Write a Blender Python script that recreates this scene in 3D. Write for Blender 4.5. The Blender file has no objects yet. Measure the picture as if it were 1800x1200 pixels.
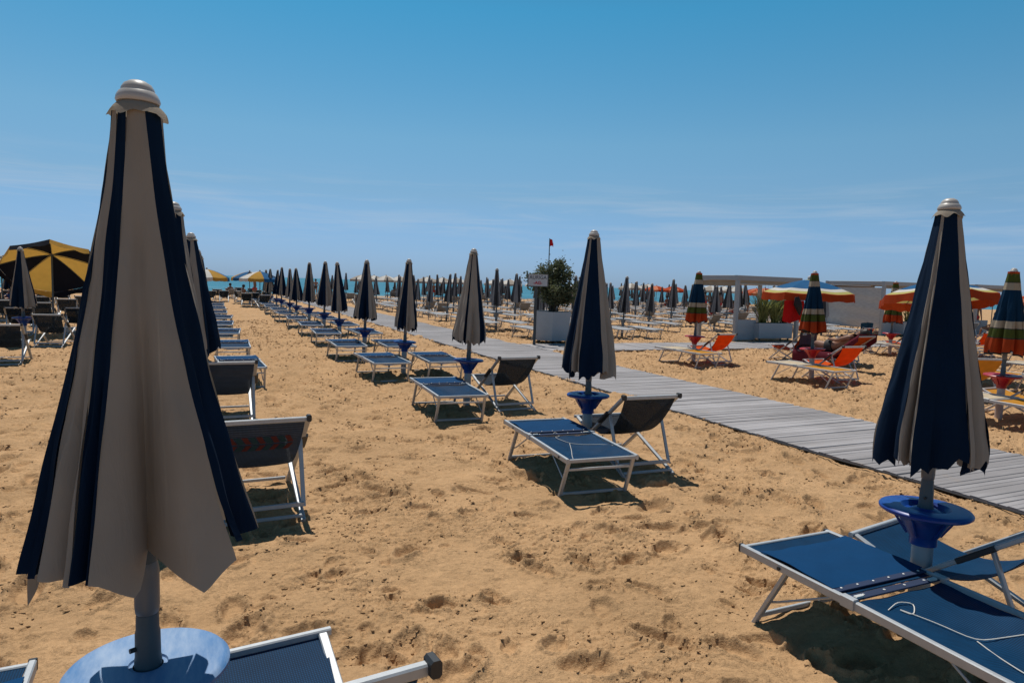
import bpy, bmesh, math, random
import numpy as np
from mathutils import Vector, Matrix
R = math.radians
scene = bpy.context.scene
COL = scene.collection
rnd = random.Random(7)

# ------------------------------------------------------------------ camera frame (world: +Y runs along the umbrella rows to the sea)
F, CAM_H = 1180.0, 1.8
PHI = R(24.6); PITCH = math.atan(100/1180); ROLL = R(1.82)
_cp, _sp, _cr, _sr = math.cos(PITCH), math.sin(PITCH), math.cos(ROLL), math.sin(ROLL)
def at(px, py, z=0.0):          # where the sight line through a photo point meets height z
    a0 = (px-900)/F; b0 = (600-py)/F
    a = a0*_cr-b0*_sr; b = b0*_cr+a0*_sr
    f = _cp+b*_sp; dz = -_sp+b*_cp; t = (z-CAM_H)/dz
    return ((a*math.cos(PHI)+f*math.sin(PHI))*t, (-a*math.sin(PHI)+f*math.cos(PHI))*t)
def along(px, dist):            # ground point at a forward distance on the bearing of a photo column
    X = (px-900)/F*dist
    return (X*math.cos(PHI)+dist*math.sin(PHI), -X*math.sin(PHI)+dist*math.cos(PHI))
def to_px(u, v):
    X = u*math.cos(PHI)-v*math.sin(PHI); Z = u*math.sin(PHI)+v*math.cos(PHI)
    return 900+F*X/Z, Z

def sstep(a, b, x):
    t = np.clip((np.asarray(x, float)-a)/(b-a), 0, 1); return t*t*(3-2*t)
def rise(u, v):            # the beach falls away to the water
    return -1.5*sstep(74, 112, v)+0*np.asarray(u, float)
def gz(u, v): return float(rise(u, v))

# ------------------------------------------------------------------ materials
MATS = {}
def mat(name, col, rough=.6, var=.12, vscale=6., bump=0., bscale=60., metal=0., trans=0., tcol=None, alpha=0., weave=0., spec=.5, scuff=None, stretch=(1, 1, 1), sheen=0., crease=0.):
    if name in MATS: return MATS[name]
    if trans and spec == .5: spec = .12
    m = bpy.data.materials.new(name); m.use_nodes = True
    nt = m.node_tree; N = nt.nodes; L = nt.links
    bs = N['Principled BSDF']; out = N['Material Output']
    bs.inputs['Roughness'].default_value = rough; bs.inputs['Metallic'].default_value = metal
    bs.inputs['Specular IOR Level'].default_value = spec
    if sheen: bs.inputs['Sheen Weight'].default_value = sheen
    tc = N.new('ShaderNodeTexCoord'); mp = N.new('ShaderNodeMapping'); mp.inputs['Scale'].default_value = stretch
    L.new(tc.outputs['Object'], mp.inputs['Vector'])
    nz = N.new('ShaderNodeTexNoise'); nz.inputs['Scale'].default_value = vscale; nz.inputs['Detail'].default_value = 5
    L.new(mp.outputs[0], nz.inputs['Vector'])
    oi = N.new('ShaderNodeObjectInfo')
    mr = N.new('ShaderNodeMapRange'); mr.inputs[1].default_value = .25; mr.inputs[2].default_value = .75
    mr.inputs[3].default_value = 1-var; mr.inputs[4].default_value = 1+var
    L.new(nz.outputs['Fac'], mr.inputs[0])
    mr2 = N.new('ShaderNodeMapRange'); mr2.inputs[3].default_value = 1-var*.6; mr2.inputs[4].default_value = 1+var*.6
    L.new(oi.outputs['Random'], mr2.inputs[0])
    mu = N.new('ShaderNodeMath'); mu.operation = 'MULTIPLY'; L.new(mr.outputs[0], mu.inputs[0]); L.new(mr2.outputs[0], mu.inputs[1])
    vm = N.new('ShaderNodeVectorMath'); vm.operation = 'SCALE'; vm.inputs[0].default_value = col; L.new(mu.outputs[0], vm.inputs['Scale'])
    colsock = vm.outputs[0]
    if scuff:
        n2 = N.new('ShaderNodeTexNoise'); n2.inputs['Scale'].default_value = scuff[1]; n2.inputs['Detail'].default_value = 8; n2.inputs['Roughness'].default_value = .7
        mp2 = N.new('ShaderNodeMapping'); mp2.inputs['Scale'].default_value = (1, .25, 1); mp2.inputs['Rotation'].default_value = (0, 0, .6)
        L.new(tc.outputs['Object'], mp2.inputs[0]); L.new(mp2.outputs[0], n2.inputs['Vector'])
        r2 = N.new('ShaderNodeMapRange'); r2.inputs[1].default_value = scuff[2]; r2.inputs[2].default_value = scuff[3]; r2.inputs[4].default_value = scuff[4]
        L.new(n2.outputs['Fac'], r2.inputs[0])
        mx = N.new('ShaderNodeMix'); mx.data_type = 'RGBA'; L.new(r2.outputs[0], mx.inputs[0]); L.new(colsock, mx.inputs[6]); mx.inputs[7].default_value = (*scuff[0], 1)
        colsock = mx.outputs[2]
    if weave:
        w1 = N.new('ShaderNodeTexWave'); w1.inputs['Scale'].default_value = weave; w1.bands_direction = 'X'; w1.inputs['Distortion'].default_value = .4
        w2 = N.new('ShaderNodeTexWave'); w2.inputs['Scale'].default_value = weave; w2.bands_direction = 'Y'; w2.inputs['Distortion'].default_value = .4
        L.new(tc.outputs['Object'], w1.inputs[0]); L.new(tc.outputs['Object'], w2.inputs[0])
        mm = N.new('ShaderNodeMath'); mm.operation = 'MULTIPLY'; L.new(w1.outputs['Fac'], mm.inputs[0]); L.new(w2.outputs['Fac'], mm.inputs[1])
        v2 = N.new('ShaderNodeVectorMath'); v2.operation = 'SCALE'
        mr3 = N.new('ShaderNodeMapRange'); mr3.inputs[3].default_value = .62; mr3.inputs[4].default_value = 2.0; L.new(mm.outputs[0], mr3.inputs[0])
        L.new(colsock, v2.inputs[0]); L.new(mr3.outputs[0], v2.inputs['Scale']); colsock = v2.outputs[0]
    L.new(colsock, bs.inputs['Base Color'])
    if bump:
        nb = N.new('ShaderNodeTexNoise'); nb.inputs['Scale'].default_value = bscale; nb.inputs['Detail'].default_value = 4
        L.new(mp.outputs[0], nb.inputs['Vector'])
        bp = N.new('ShaderNodeBump'); bp.inputs['Strength'].default_value = bump; bp.inputs['Distance'].default_value = .01
        L.new(nb.outputs['Fac'], bp.inputs['Height']); L.new(bp.outputs[0], bs.inputs['Normal'])
    if crease:
        m5 = N.new('ShaderNodeMapping'); m5.inputs['Scale'].default_value = (1, 1, .22); L.new(tc.outputs['Object'], m5.inputs[0])
        n5 = N.new('ShaderNodeTexNoise'); n5.inputs['Scale'].default_value = 15; n5.inputs['Detail'].default_value = 5; n5.inputs['Roughness'].default_value = .6; n5.inputs['Distortion'].default_value = .8
        L.new(m5.outputs[0], n5.inputs['Vector'])
        n6 = N.new('ShaderNodeTexNoise'); n6.inputs['Scale'].default_value = 420; n6.inputs['Detail'].default_value = 1; L.new(tc.outputs['Object'], n6.inputs['Vector'])
        b5 = N.new('ShaderNodeBump'); b5.inputs['Strength'].default_value = crease; b5.inputs['Distance'].default_value = .012; L.new(n5.outputs['Fac'], b5.inputs['Height'])
        b6 = N.new('ShaderNodeBump'); b6.inputs['Strength'].default_value = .10; b6.inputs['Distance'].default_value = .0015; L.new(n6.outputs['Fac'], b6.inputs['Height']); L.new(b5.outputs[0], b6.inputs['Normal'])
        L.new(b6.outputs[0], bs.inputs['Normal'])
    sh = bs.outputs[0]
    if trans:
        tr = N.new('ShaderNodeBsdfTranslucent')
        if tcol: tr.inputs['Color'].default_value = (*tcol, 1)
        else: L.new(colsock, tr.inputs['Color'])
        mx = N.new('ShaderNodeMixShader'); mx.inputs[0].default_value = trans
        L.new(sh, mx.inputs[1]); L.new(tr.outputs[0], mx.inputs[2]); sh = mx.outputs[0]
    if alpha:
        tp = N.new('ShaderNodeBsdfTransparent'); mx = N.new('ShaderNodeMixShader'); mx.inputs[0].default_value = alpha
        L.new(sh, mx.inputs[1]); L.new(tp.outputs[0], mx.inputs[2]); sh = mx.outputs[0]
    L.new(sh, out.inputs['Surface'])
    MATS[name] = m
    return m

NAVY = mat('navy canvas', (.0018, .0128, .036), .8, .22, 4, trans=.10, crease=.5)
TAUPE = mat('taupe canvas', (.350, .308, .262), .85, .11, 3, trans=.20, crease=.5)
TAUPE_EDGE = mat('taupe ruffle canvas', (.40, .34, .27), .85, .07, 9, .2, 300, trans=.3)
GREY_C = mat('grey canvas', (.25, .25, .26), .85, .12, 5, trans=.15)
CHAR_C = mat('charcoal canvas', (.045, .047, .054), .85, .15, 5, trans=.08)
CAPM = mat('cream cap plastic', (.45, .42, .39), .4, .05, 10)
POLE = mat('grey blue painted pole', (.075, .10, .115), .5, .1, 8, spec=.3)
POST = mat('pale grey plastic post', (.30, .35, .38), .5, .1, 8)
COLLAR = mat('milky plastic collar', (.13, .135, .14), .4, .08, 12)
TRAYB = mat('blue tray plastic', (.003, .032, .20), .36, .2, 5, .06, 30, spec=.35, scuff=((.02, .13, .36), 7, .45, .8, .7))
TRAYF = mat('faded blue tray plastic', (.05, .16, .36), .5, .12, 5, .06, 30, scuff=((.46, .54, .64), 17, .30, .80, .75))
TRAYR = mat('red tray plastic', (.38, .012, .02), .4, .12, 5)
TRAYG = mat('grey tray plastic', (.16, .17, .18), .5, .1, 5)
ALU = mat('brushed aluminium', (.43, .45, .47), .55, .08, 20, .05, 200, metal=.5)
WFRAME = mat('whitish painted frame', (.52, .51, .50), .5, .1, 20)
CAPB = mat('black end cap', (.02, .022, .025), .5)
SLING = mat('blue mesh sling', (.003, .038, .100), .65, .14, 9, weave=36, trans=.12, alpha=.06)
SLINGD = mat('dark blue mesh sling', (.016, .026, .040), .7, .14, 9, weave=36, trans=.16, alpha=.12)
SHADE = mat('blue canvas sunshade', (.0015, .043, .128), .8, .1, 5, .2, 500, trans=.05)
HEMB = mat('dark blue hem tape', (.006, .020, .065), .8)
RIVET = mat('pale rivet', (.62, .62, .60), .35)
GSLING = mat('grey mesh sling', (.44, .45, .47), .6, .12, 9, trans=.1)
GFRAME = mat('dull grey frame', (.46, .47, .48), .5, .1, 9, metal=.3)
ORANGE = mat('orange mesh sling', (.72, .12, .012), .7, .12, 8, trans=.45)
YELLOW = mat('yellow mesh sling', (.62, .30, .04), .7, .12, 8, trans=.35)
CREAM = mat('cream mesh sling', (.55, .46, .33), .7, .12, 8, trans=.2)
S_GREEN = mat('olive canvas', (.075, .095, .022), .85, .1, 6, trans=.2)
S_BEIGE = mat('sand canvas', (.42, .35, .26), .85, .1, 6, trans=.2)
S_NAVY = mat('blue canvas', (.004, .028, .065), .85, .12, 6, trans=.12)
S_ORANGE = mat('orange canvas', (.40, .055, .014), .85, .1, 6, trans=.25)
S_BLUE = mat('bright blue canvas', (.015, .10, .24), .8, .1, 6, trans=.15)
S_WHITE = mat('white canvas', (.66, .64, .60), .85, .06, 6, trans=.25)
S_LIME = mat('pale lime canvas', (.50, .46, .16), .85, .08, 6, trans=.25)
S_YEL = mat('yellow canvas', (.50, .29, .06), .85, .08, 6, trans=.35)
BLACKC = mat('black blue canvas', (.008, .010, .018), .85, .1, 6, trans=.05)
BLACKL = mat('dark seam tape', (.02, .02, .02), .8)
STONE = mat('light grey planter', (.36, .39, .42), .7, .06, 3, .08, 120)
PGREY = mat('grey painted pergola', (.34, .35, .36), .55, .05, 3)
SCREEN = mat('grey woven screen', (.56, .55, .53), .9, .14, 5, .5, 14, trans=.25, stretch=(1, 1, 5))
BEIGES = mat('beige roller blind', (.42, .34, .25), .9, .08, 4, trans=.2)
SIGNW = mat('weathered sign panel', (.45, .46, .48), .6, .06, 6)
INKD = mat('dark sign ink', (.02, .022, .03), .6)
INKR = mat('red sign ink', (.45, .015, .03), .6)
DPOST = mat('dark metal post', (.045, .055, .06), .5)
BARK = mat('grey bark', (.09, .075, .06), .9, .2, 20)
LEAF = mat('olive green leaf', (.115, .135, .080), .40, .5, 3.5, trans=.25, tcol=(.14, .16, .07), spec=.5)
BLADE = mat('yellow green blade', (.30, .31, .12), .5, .4, 3, trans=.3, tcol=(.22, .25, .06))
BLADE2 = mat('deep green blade', (.09, .12, .05), .5, .4, 3, trans=.25, tcol=(.08, .12, .03))
ROPE = mat('white rope', (.62, .60, .56), .8)
REDT = mat('red towel', (.55, .02, .02), .95, .12, 12, .4, 150, trans=.3)
MAROON = mat('maroon towel', (.14, .022, .035), .95, .15, 12, .4, 150, trans=.12)
MAUVE = mat('mauve towel', (.15, .085, .10), .95, .12, 12, .4, 150, trans=.12)
BLUET = mat('teal blue towel', (.025, .09, .15), .95, .12, 12, .4, 150, trans=.2)
SKIN = mat('tanned skin', (.25, .125, .08), .5, .06, 6)
HAIR = mat('dark hair', (.02, .014, .01), .6)
SWIM = mat('black swimwear', (.012, .012, .016), .7)
SWIMR = mat('red swimwear', (.5, .02, .02), .7)
FLAGR = mat('red flag cloth', (.55, .02, .03), .8, trans=.3)
CHEV_R = mat('faded red print', (.11, .032, .03), .8, trans=.3)
CHEV_T = mat('faded teal print', (.025, .06, .075), .8, trans=.3)
DARKST = mat('dark cloth bag', (.02, .021, .026), .9, .2, 12)
STICK = mat('dark blue sticker', (.008, .02, .06), .5)
WOODD = mat('orange brown board', (.22, .10, .03), .7)

# ------------------------------------------------------------------ mesh helper
class MB:
    def __init__(s): s.v = []; s.f = []; s.m = []
    def add(s, vs, fs, mi=0):
        o = len(s.v); s.v += [tuple(x) for x in vs]; s.f += [tuple(i+o for i in q) for q in fs]; s.m += [mi]*len(fs); return s
    def bar(s, p0, p1, w, h, up=(0, 0, 1), ch=.18, mi=0):      # chamfered rectangular section
        p0 = Vector(p0); p1 = Vector(p1); d = (p1-p0).normalized(); u = Vector(up)
        if abs(d.dot(u)) > .98: u = Vector((0, 1, 0))
        x = d.cross(u).normalized(); y = x.cross(d).normalized()
        c = min(w, h)*ch; W = w/2; H = h/2
        sec = [(W, H-c), (W-c, H), (-W+c, H), (-W, H-c), (-W, -H+c), (-W+c, -H), (W-c, -H), (W, -H+c)]
        vs = [p+x*a+y*b for p in (p0, p1) for a, b in sec]
        fs = [(i, (i+1) % 8, 8+(i+1) % 8, 8+i) for i in range(8)]+[tuple(range(7, -1, -1)), tuple(range(8, 16))]
        return s.add(vs, fs, mi)
    def tube(s, pts, r, n=8, mi=0, caps=True):
        pts = [Vector(p) for p in pts]; rs = r if isinstance(r, (list, tuple)) else [r]*len(pts)
        vs = []; prev = None
        for i, p in enumerate(pts):
            d = (pts[min(i+1, len(pts)-1)]-pts[max(i-1, 0)]).normalized()
            if prev is None:
                x = d.cross(Vector((0, 0, 1)) if abs(d.z) < .95 else Vector((0, 1, 0))).normalized()
            else: x = (prev-d*prev.dot(d)).normalized()
            prev = x; y = d.cross(x)
            vs += [p+(x*math.cos(k/n*6.28319)+y*math.sin(k/n*6.28319))*rs[i] for k in range(n)]
        fs = [(i*n+k, i*n+(k+1) % n, (i+1)*n+(k+1) % n, (i+1)*n+k) for i in range(len(pts)-1) for k in range(n)]
        if caps: fs += [tuple(range(n-1, -1, -1)), tuple(range((len(pts)-1)*n, len(pts)*n))]
        return s.add(vs, fs, mi)
    def lathe(s, prof, n=24, c=(0, 0, 0), mi=0, close=True):
        vs = [(c[0]+r*math.cos(k/n*6.28319), c[1]+r*math.sin(k/n*6.28319), c[2]+z) for r, z in prof for k in range(n)]
        P = len(prof)
        fs = [(i*n+k, i*n+(k+1) % n, (i+1)*n+(k+1) % n, (i+1)*n+k) for i in range(P-1) for k in range(n)]
        if close: fs += [tuple(range(n-1, -1, -1)), tuple(range((P-1)*n, P*n))]
        return s.add(vs, fs, mi)
    def grid(s, fn, nu, nv, mi=0):
        vs = [fn(i/nu, j/nv) for j in range(nv+1) for i in range(nu+1)]
        fs = [(j*(nu+1)+i, j*(nu+1)+i+1, (j+1)*(nu+1)+i+1, (j+1)*(nu+1)+i) for j in range(nv) for i in range(nu)]
        return s.add(vs, fs, mi)
    def sheet(s, fn, nu, nv, th=.004, mi=0):                   # closed thin cloth: front and back sheet
        P = [[Vector(fn(i/nu, j/nv)) for i in range(nu+1)] for j in range(nv+1)]
        nr = [[None]*(nu+1) for _ in range(nv+1)]
        for j in range(nv+1):
            for i in range(nu+1):
                a = P[j][min(i+1, nu)]-P[j][max(i-1, 0)]; b = P[min(j+1, nv)][i]-P[max(j-1, 0)][i]
                nr[j][i] = a.cross(b).normalized()
        W = nu+1; n0 = W*(nv+1)
        vs = [P[j][i]+nr[j][i]*th/2 for j in range(nv+1) for i in range(W)]+[P[j][i]-nr[j][i]*th/2 for j in range(nv+1) for i in range(W)]
        fs = []
        for j in range(nv):
            for i in range(nu):
                a = j*W+i; fs.append((a, a+1, a+W+1, a+W)); fs.append((n0+a, n0+a+W, n0+a+W+1, n0+a+1))
        for i in range(nu):
            fs.append((i, n0+i, n0+i+1, i+1)); a = nv*W+i; fs.append((a, a+1, n0+a+1, n0+a))
        for j in range(nv):
            a = j*W; fs.append((a, a+W, n0+a+W, n0+a)); a = j*W+nu; fs.append((a, n0+a, n0+a+W, a+W))
        return s.add(vs, fs, mi)
    def box(s, c, sz, mi=0, ch=.01):
        c = Vector(c); return s.bar(c-Vector((0, sz[1]/2, 0)), c+Vector((0, sz[1]/2, 0)), sz[0], sz[2], ch=ch/min(sz[0], sz[2]), mi=mi)
    def mesh(s, name, mats, smooth=True, ang=40):
        me = bpy.data.meshes.new(name); me.from_pydata(s.v, [], s.f)
        for m in (mats if isinstance(mats, (list, tuple)) else [mats]): me.materials.append(m)
        me.polygons.foreach_set('material_index', s.m)
        if smooth:
            me.polygons.foreach_set('use_smooth', [True]*len(s.f)); me.set_sharp_from_angle(angle=R(ang))
        me.update(); return me
    def build(s, name, mats, parent=None, smooth=True, ang=40, loc=None):
        return link(name, s.mesh(name, mats, smooth, ang), parent, loc)
def link(name, me, parent=None, loc=None):
    o = bpy.data.objects.new(name, me); COL.objects.link(o)
    if parent: o.parent = parent
    if loc: o.location = loc
    return o
def tag(o, label, cat, group=None, kind=None):
    if label: o['label'] = label
    if cat: o['category'] = cat
    if group: o['group'] = group
    if kind: o['kind'] = kind
    return o
def empty(name, loc=(0, 0, 0), rz=0.):
    o = bpy.data.objects.new(name, None); COL.objects.link(o); o.location = loc; o.rotation_euler = (0, 0, rz); o.empty_display_size = .2; return o
def struct(o): o['kind'] = 'structure'; return o
KIDS = {}
def kids(o):
    return list(o.children)
def copy_tree(o, parent=None):
    c = o.copy(); COL.objects.link(c); c.parent = parent
    for ch in kids(o): copy_tree(ch, c)
    return c
PROTO_USED = set()
def place(proto, u, v, rz=0., label=None, cat=None, group=None, scale=1., dz=0., lean=(0, 0)):
    o = proto if proto.name not in PROTO_USED else copy_tree(proto)
    PROTO_USED.add(proto.name)
    o.location = (u, v, gz(u, v)+dz); o.rotation_euler = (lean[0], lean[1], rz); o.scale = (scale,)*3
    for k in ('label', 'category', 'group'):
        if k in o: del o[k]
    return tag(o, label, cat, group)

# ------------------------------------------------------------------ sand
def hash2(ix, iy, seed):
    with np.errstate(over='ignore'):
        h = (ix.astype(np.int64)*374761393 + iy.astype(np.int64)*668265263 + seed*144665) & 0xffffffff
        h = ((h ^ (h >> 13))*1274126177) & 0xffffffff
        h = h ^ (h >> 16)
    return (h & 0xffff)/65535.
def vnoise(x, y, seed):
    ix = np.floor(x); iy = np.floor(y); fx = x-ix; fy = y-iy
    fx = fx*fx*fx*(fx*(fx*6-15)+10); fy = fy*fy*fy*(fy*(fy*6-15)+10)
    a = hash2(ix, iy, seed); b = hash2(ix+1, iy, seed); c = hash2(ix, iy+1, seed); d = hash2(ix+1, iy+1, seed)
    return (a*(1-fx)+b*fx)*(1-fy)+(c*(1-fx)+d*fx)*fy
def fbm(x, y, seed, n=3):
    s = 0; a = .5; t = 0
    for i in range(n):
        s = s+a*vnoise(x*2**i+17.3*i, y*2**i-9.1*i, seed+i); t += a; a *= .5
    return s/t
def footprints(x, y, cell, seed, prob, La, Lb, depth):
    ix = np.floor(x/cell); iy = np.floor(y/cell); h = np.zeros_like(x); edge = np.zeros_like(x)
    for dx in (-1, 0, 1):
        for dy in (-1, 0, 1):
            cx = ix+dx; cy = iy+dy
            px = (cx+hash2(cx, cy, seed))*cell; py = (cy+hash2(cx, cy, seed+1))*cell
            on = hash2(cx, cy, seed+2) < prob; an = hash2(cx, cy, seed+3)*6.283; sc = .75+.5*hash2(cx, cy, seed+4)
            ca = np.cos(an); sa = np.sin(an); rx = ((x-px)*ca+(y-py)*sa)/(La*sc); ry = (-(x-px)*sa+(y-py)*ca)/(Lb*sc)
            d = np.sqrt(rx*rx+ry*ry)
            pit = -1+sstep(.55, 1.05, d); rim = np.exp(-((d-1.18)/.2)**2)*(.45+.5*np.clip(rx, -1, 1))
            h += np.where(on, depth*sc*(pit+.75*rim), 0); edge = np.maximum(edge, np.where(on, np.exp(-((d-1.2)/.28)**2), 0))
    return h, edge
def walk_mask(u, v):
    a = sstep(6.27, 6.35, u)*(1-sstep(8.39, 8.46, u))
    b = sstep(8.4, 8.5, u)*(1-sstep(38., 38.4, u))*sstep(16.03, 16.1, v)*(1-sstep(17.95, 18.03, v))
    return np.maximum(a, b)
def sand_height(x, y):
    r = np.sqrt(x*x+y*y)
    wx = x+.10*(vnoise(x*2.1, y*2.1, 91)-.5); wy = y+.10*(vnoise(x*2.1, y*2.1, 92)-.5)
    h = .05*(fbm(x*.55, y*.55, 1, 2)-.5)
    h += .088*(fbm(wx*2.2, wy*2.2, 5, 3)-.5)+.034*(fbm(wx*5.6, wy*6.4, 7, 2)-.5)
    f1, e1 = footprints(wx, wy, .42, 11, .80, .135, .068, .035)
    f2, e2 = footprints(wx+5.3, wy+2.1, .30, 31, .62, .075, .05, .020)
    h += f1+f2
    edge = np.maximum(e1, .8*e2)
    patch = sstep(.46, .70, fbm(x*1.5, y*1.5, 51, 3))
    clmask = np.clip(.55*patch+.75*edge*sstep(.36, .60, fbm(x*2.6, y*2.6, 55, 2))+.22, 0, 1)
    n1 = .7*vnoise(wx*13, wy*21, 61)+.3*vnoise(x*41, y*52, 62); n2 = vnoise(x*33+3, y*50+7, 63)
    h += clmask*(.0125*sstep(.53, .60, n1)+.008*sstep(.56, .64, n2))
    far = sstep(7, 14, r)*.5
    h += far*(.055*sstep(.50, .62, vnoise(x*7.3, y*9.7, 65))*sstep(.2, .5, vnoise(x*2.1, y*2.6, 66))+.030*sstep(.5, .62, vnoise(x*13.1, y*16.7, 68))+.020*(vnoise(x*4.1, y*6.3, 67)-.5))
    h += .003*(vnoise(x*16, y*16, 71)-.5)
    lone = sstep(.86, .93, vnoise(x*20, y*20, 77))*sstep(.4, .6, fbm(x*.9, y*.9, 78, 2)); h += .011*lone
    h *= np.where(r > 30, np.clip(1-(r-30)/90, .45, 1), 1)
    wm = walk_mask(x, y)
    h = h*(1-wm)-.06*wm
    # sand drifts slightly over the edges of the walkway
    dr = np.exp(-((x-6.27)/.10)**2)*sstep(.52, .75, fbm(x*.4, y*.9, 83, 3))+np.exp(-((x-8.48)/.13)**2)*sstep(.45, .7, fbm(x*.4, y*.8, 87, 3))
    h = h+dr*(.055+.11*wm)
    return h+rise(x, y)
def make_sand():
    rs = [.4, .8, 1.2, 1.6, 2.0, 2.4, 2.7]; r = 2.9
    while r < 420:
        rs.append(r); r += max(.0085, .00043*r*r)
    r_arr = np.array(rs)
    fine = np.arange(R(-50), R(46), .00115)     # around the viewing direction
    coarse = np.linspace(R(46), R(310), 140)[:-1]
    ang = np.concatenate([fine, coarse])         # clockwise from the camera heading
    A, RR = np.meshgrid(ang, r_arr)
    th = PHI+A
    x = RR*np.sin(th); y = RR*np.cos(th)
    z = sand_height(x.ravel(), y.ravel())
    n = len(ang); m = len(r_arr)
    co = np.column_stack([x.ravel(), y.ravel(), z]).astype(np.float32)
    i = np.arange(m-1)[:, None]*n; k = np.arange(n)[None, :]; k2 = (k+1) % n
    quads = np.stack([i+k, i+n+k, i+n+k2, i+k2], axis=-1).reshape(-1, 4)
    me = bpy.data.meshes.new('sand'); nq = len(quads)
    me.vertices.add(len(co)); me.vertices.foreach_set('co', co.ravel())
    me.loops.add(nq*4); me.loops.foreach_set('vertex_index', quads.ravel().astype(np.int32))
    me.polygons.add(nq); me.polygons.foreach_set('loop_start', np.arange(0, nq*4, 4, dtype=np.int32))
    me.polygons.foreach_set('use_smooth', np.ones(nq, dtype=bool))
    me.update(calc_edges=True); me.validate()
    m_ = bpy.data.materials.new('beach sand'); m_.use_nodes = True
    nt = m_.node_tree; N = nt.nodes; L = nt.links; bs = N['Principled BSDF']; bs.inputs['Roughness'].default_value = .95; bs.inputs['Specular IOR Level'].default_value = .15
    tc = N.new('ShaderNodeTexCoord')
    def noise(sc, de=4, ro=.6):
        q = N.new('ShaderNodeTexNoise'); q.inputs['Scale'].default_value = sc; q.inputs['Detail'].default_value = de; q.inputs['Roughness'].default_value = ro
        L.new(tc.outputs['Object'], q.inputs['Vector']); return q
    a = noise(1.1, 5); b = noise(260, 2); c = noise(22, 4, .7)
    cr = N.new('ShaderNodeValToRGB'); cr.color_ramp.elements[0].position = .3; cr.color_ramp.elements[1].position = .72
    cr.color_ramp.elements[0].color = (.415, .255, .130, 1); cr.color_ramp.elements[1].color = (.545, .338, .176, 1)
    L.new(a.outputs['Fac'], cr.inputs[0])
    r1 = N.new('ShaderNodeMapRange'); r1.inputs[1].default_value = .3; r1.inputs[2].default_value = .7; r1.inputs[3].default_value = .80; r1.inputs[4].default_value = 1.14
    L.new(b.outputs['Fac'], r1.inputs[0])
    r2 = N.new('ShaderNodeMapRange'); r2.inputs[1].default_value = .3; r2.inputs[2].default_value = .7; r2.inputs[3].default_value = .86; r2.inputs[4].default_value = 1.12
    L.new(c.outputs['Fac'], r2.inputs[0])
    mu = N.new('ShaderNodeMath'); mu.operation = 'MULTIPLY'; L.new(r1.outputs[0], mu.inputs[0]); L.new(r2.outputs[0], mu.inputs[1])
    vm = N.new('ShaderNodeVectorMath'); vm.operation = 'SCALE'; L.new(cr.outputs[0], vm.inputs[0]); L.new(mu.outputs[0], vm.inputs['Scale'])
    L.new(vm.outputs[0], bs.inputs['Base Color'])
    d = noise(95, 5, .75); e = noise(9, 6, .7)
    b1 = N.new('ShaderNodeBump'); b1.inputs['Strength'].default_value = .8; b1.inputs['Distance'].default_value = .03; L.new(e.outputs['Fac'], b1.inputs['Height'])
    b2 = N.new('ShaderNodeBump'); b2.inputs['Strength'].default_value = .7; b2.inputs['Distance'].default_value = .006; L.new(d.outputs['Fac'], b2.inputs['Height'])
    g_ = noise(27, 5, .68); gr = N.new('ShaderNodeMapRange'); gr.inputs[1].default_value = .50; gr.inputs[2].default_value = .60; L.new(g_.outputs['Fac'], gr.inputs[0])
    mk = N.new('ShaderNodeMapRange'); mk.inputs[1].default_value = .46; mk.inputs[2].default_value = .64; mk.inputs[3].default_value = .05; L.new(noise(2.3, 4, .6).outputs['Fac'], mk.inputs[0])
    gm = N.new('ShaderNodeMath'); gm.operation = 'MULTIPLY'; L.new(gr.outputs[0], gm.inputs[0]); L.new(mk.outputs[0], gm.inputs[1])
    b3 = N.new('ShaderNodeBump'); b3.inputs['Strength'].default_value = .5; b3.inputs['Distance'].default_value = .02; L.new(gm.outputs[0], b3.inputs['Height']); L.new(b1.outputs[0], b3.inputs['Normal'])
    L.new(b3.outputs[0], b2.inputs['Normal']); L.new(b2.outputs[0], bs.inputs['Normal'])
    me.materials.append(m_)
    struct(link('sand', me))
make_sand()
def clod_mask(x, y):
    wx = x+.10*(vnoise(x*2.1, y*2.1, 91)-.5); wy = y+.10*(vnoise(x*2.1, y*2.1, 92)-.5)
    e1 = footprints(wx, wy, .42, 11, .62, .135, .065, .026)[1]; e2 = footprints(wx+5.3, wy+2.1, .30, 31, .42, .07, .05, .016)[1]
    p = sstep(.40, .68, fbm(x*1.5, y*1.5, 51, 3)); st = sstep(.55, .7, fbm(x*1.2+4, y*4.5, 57, 3))
    return np.clip(.42*p+.7*np.maximum(e1, .8*e2)*sstep(.36, .60, fbm(x*2.6, y*2.6, 55, 2))+.45*st+.02, 0, 1)*(1-walk_mask(x, y))
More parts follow.
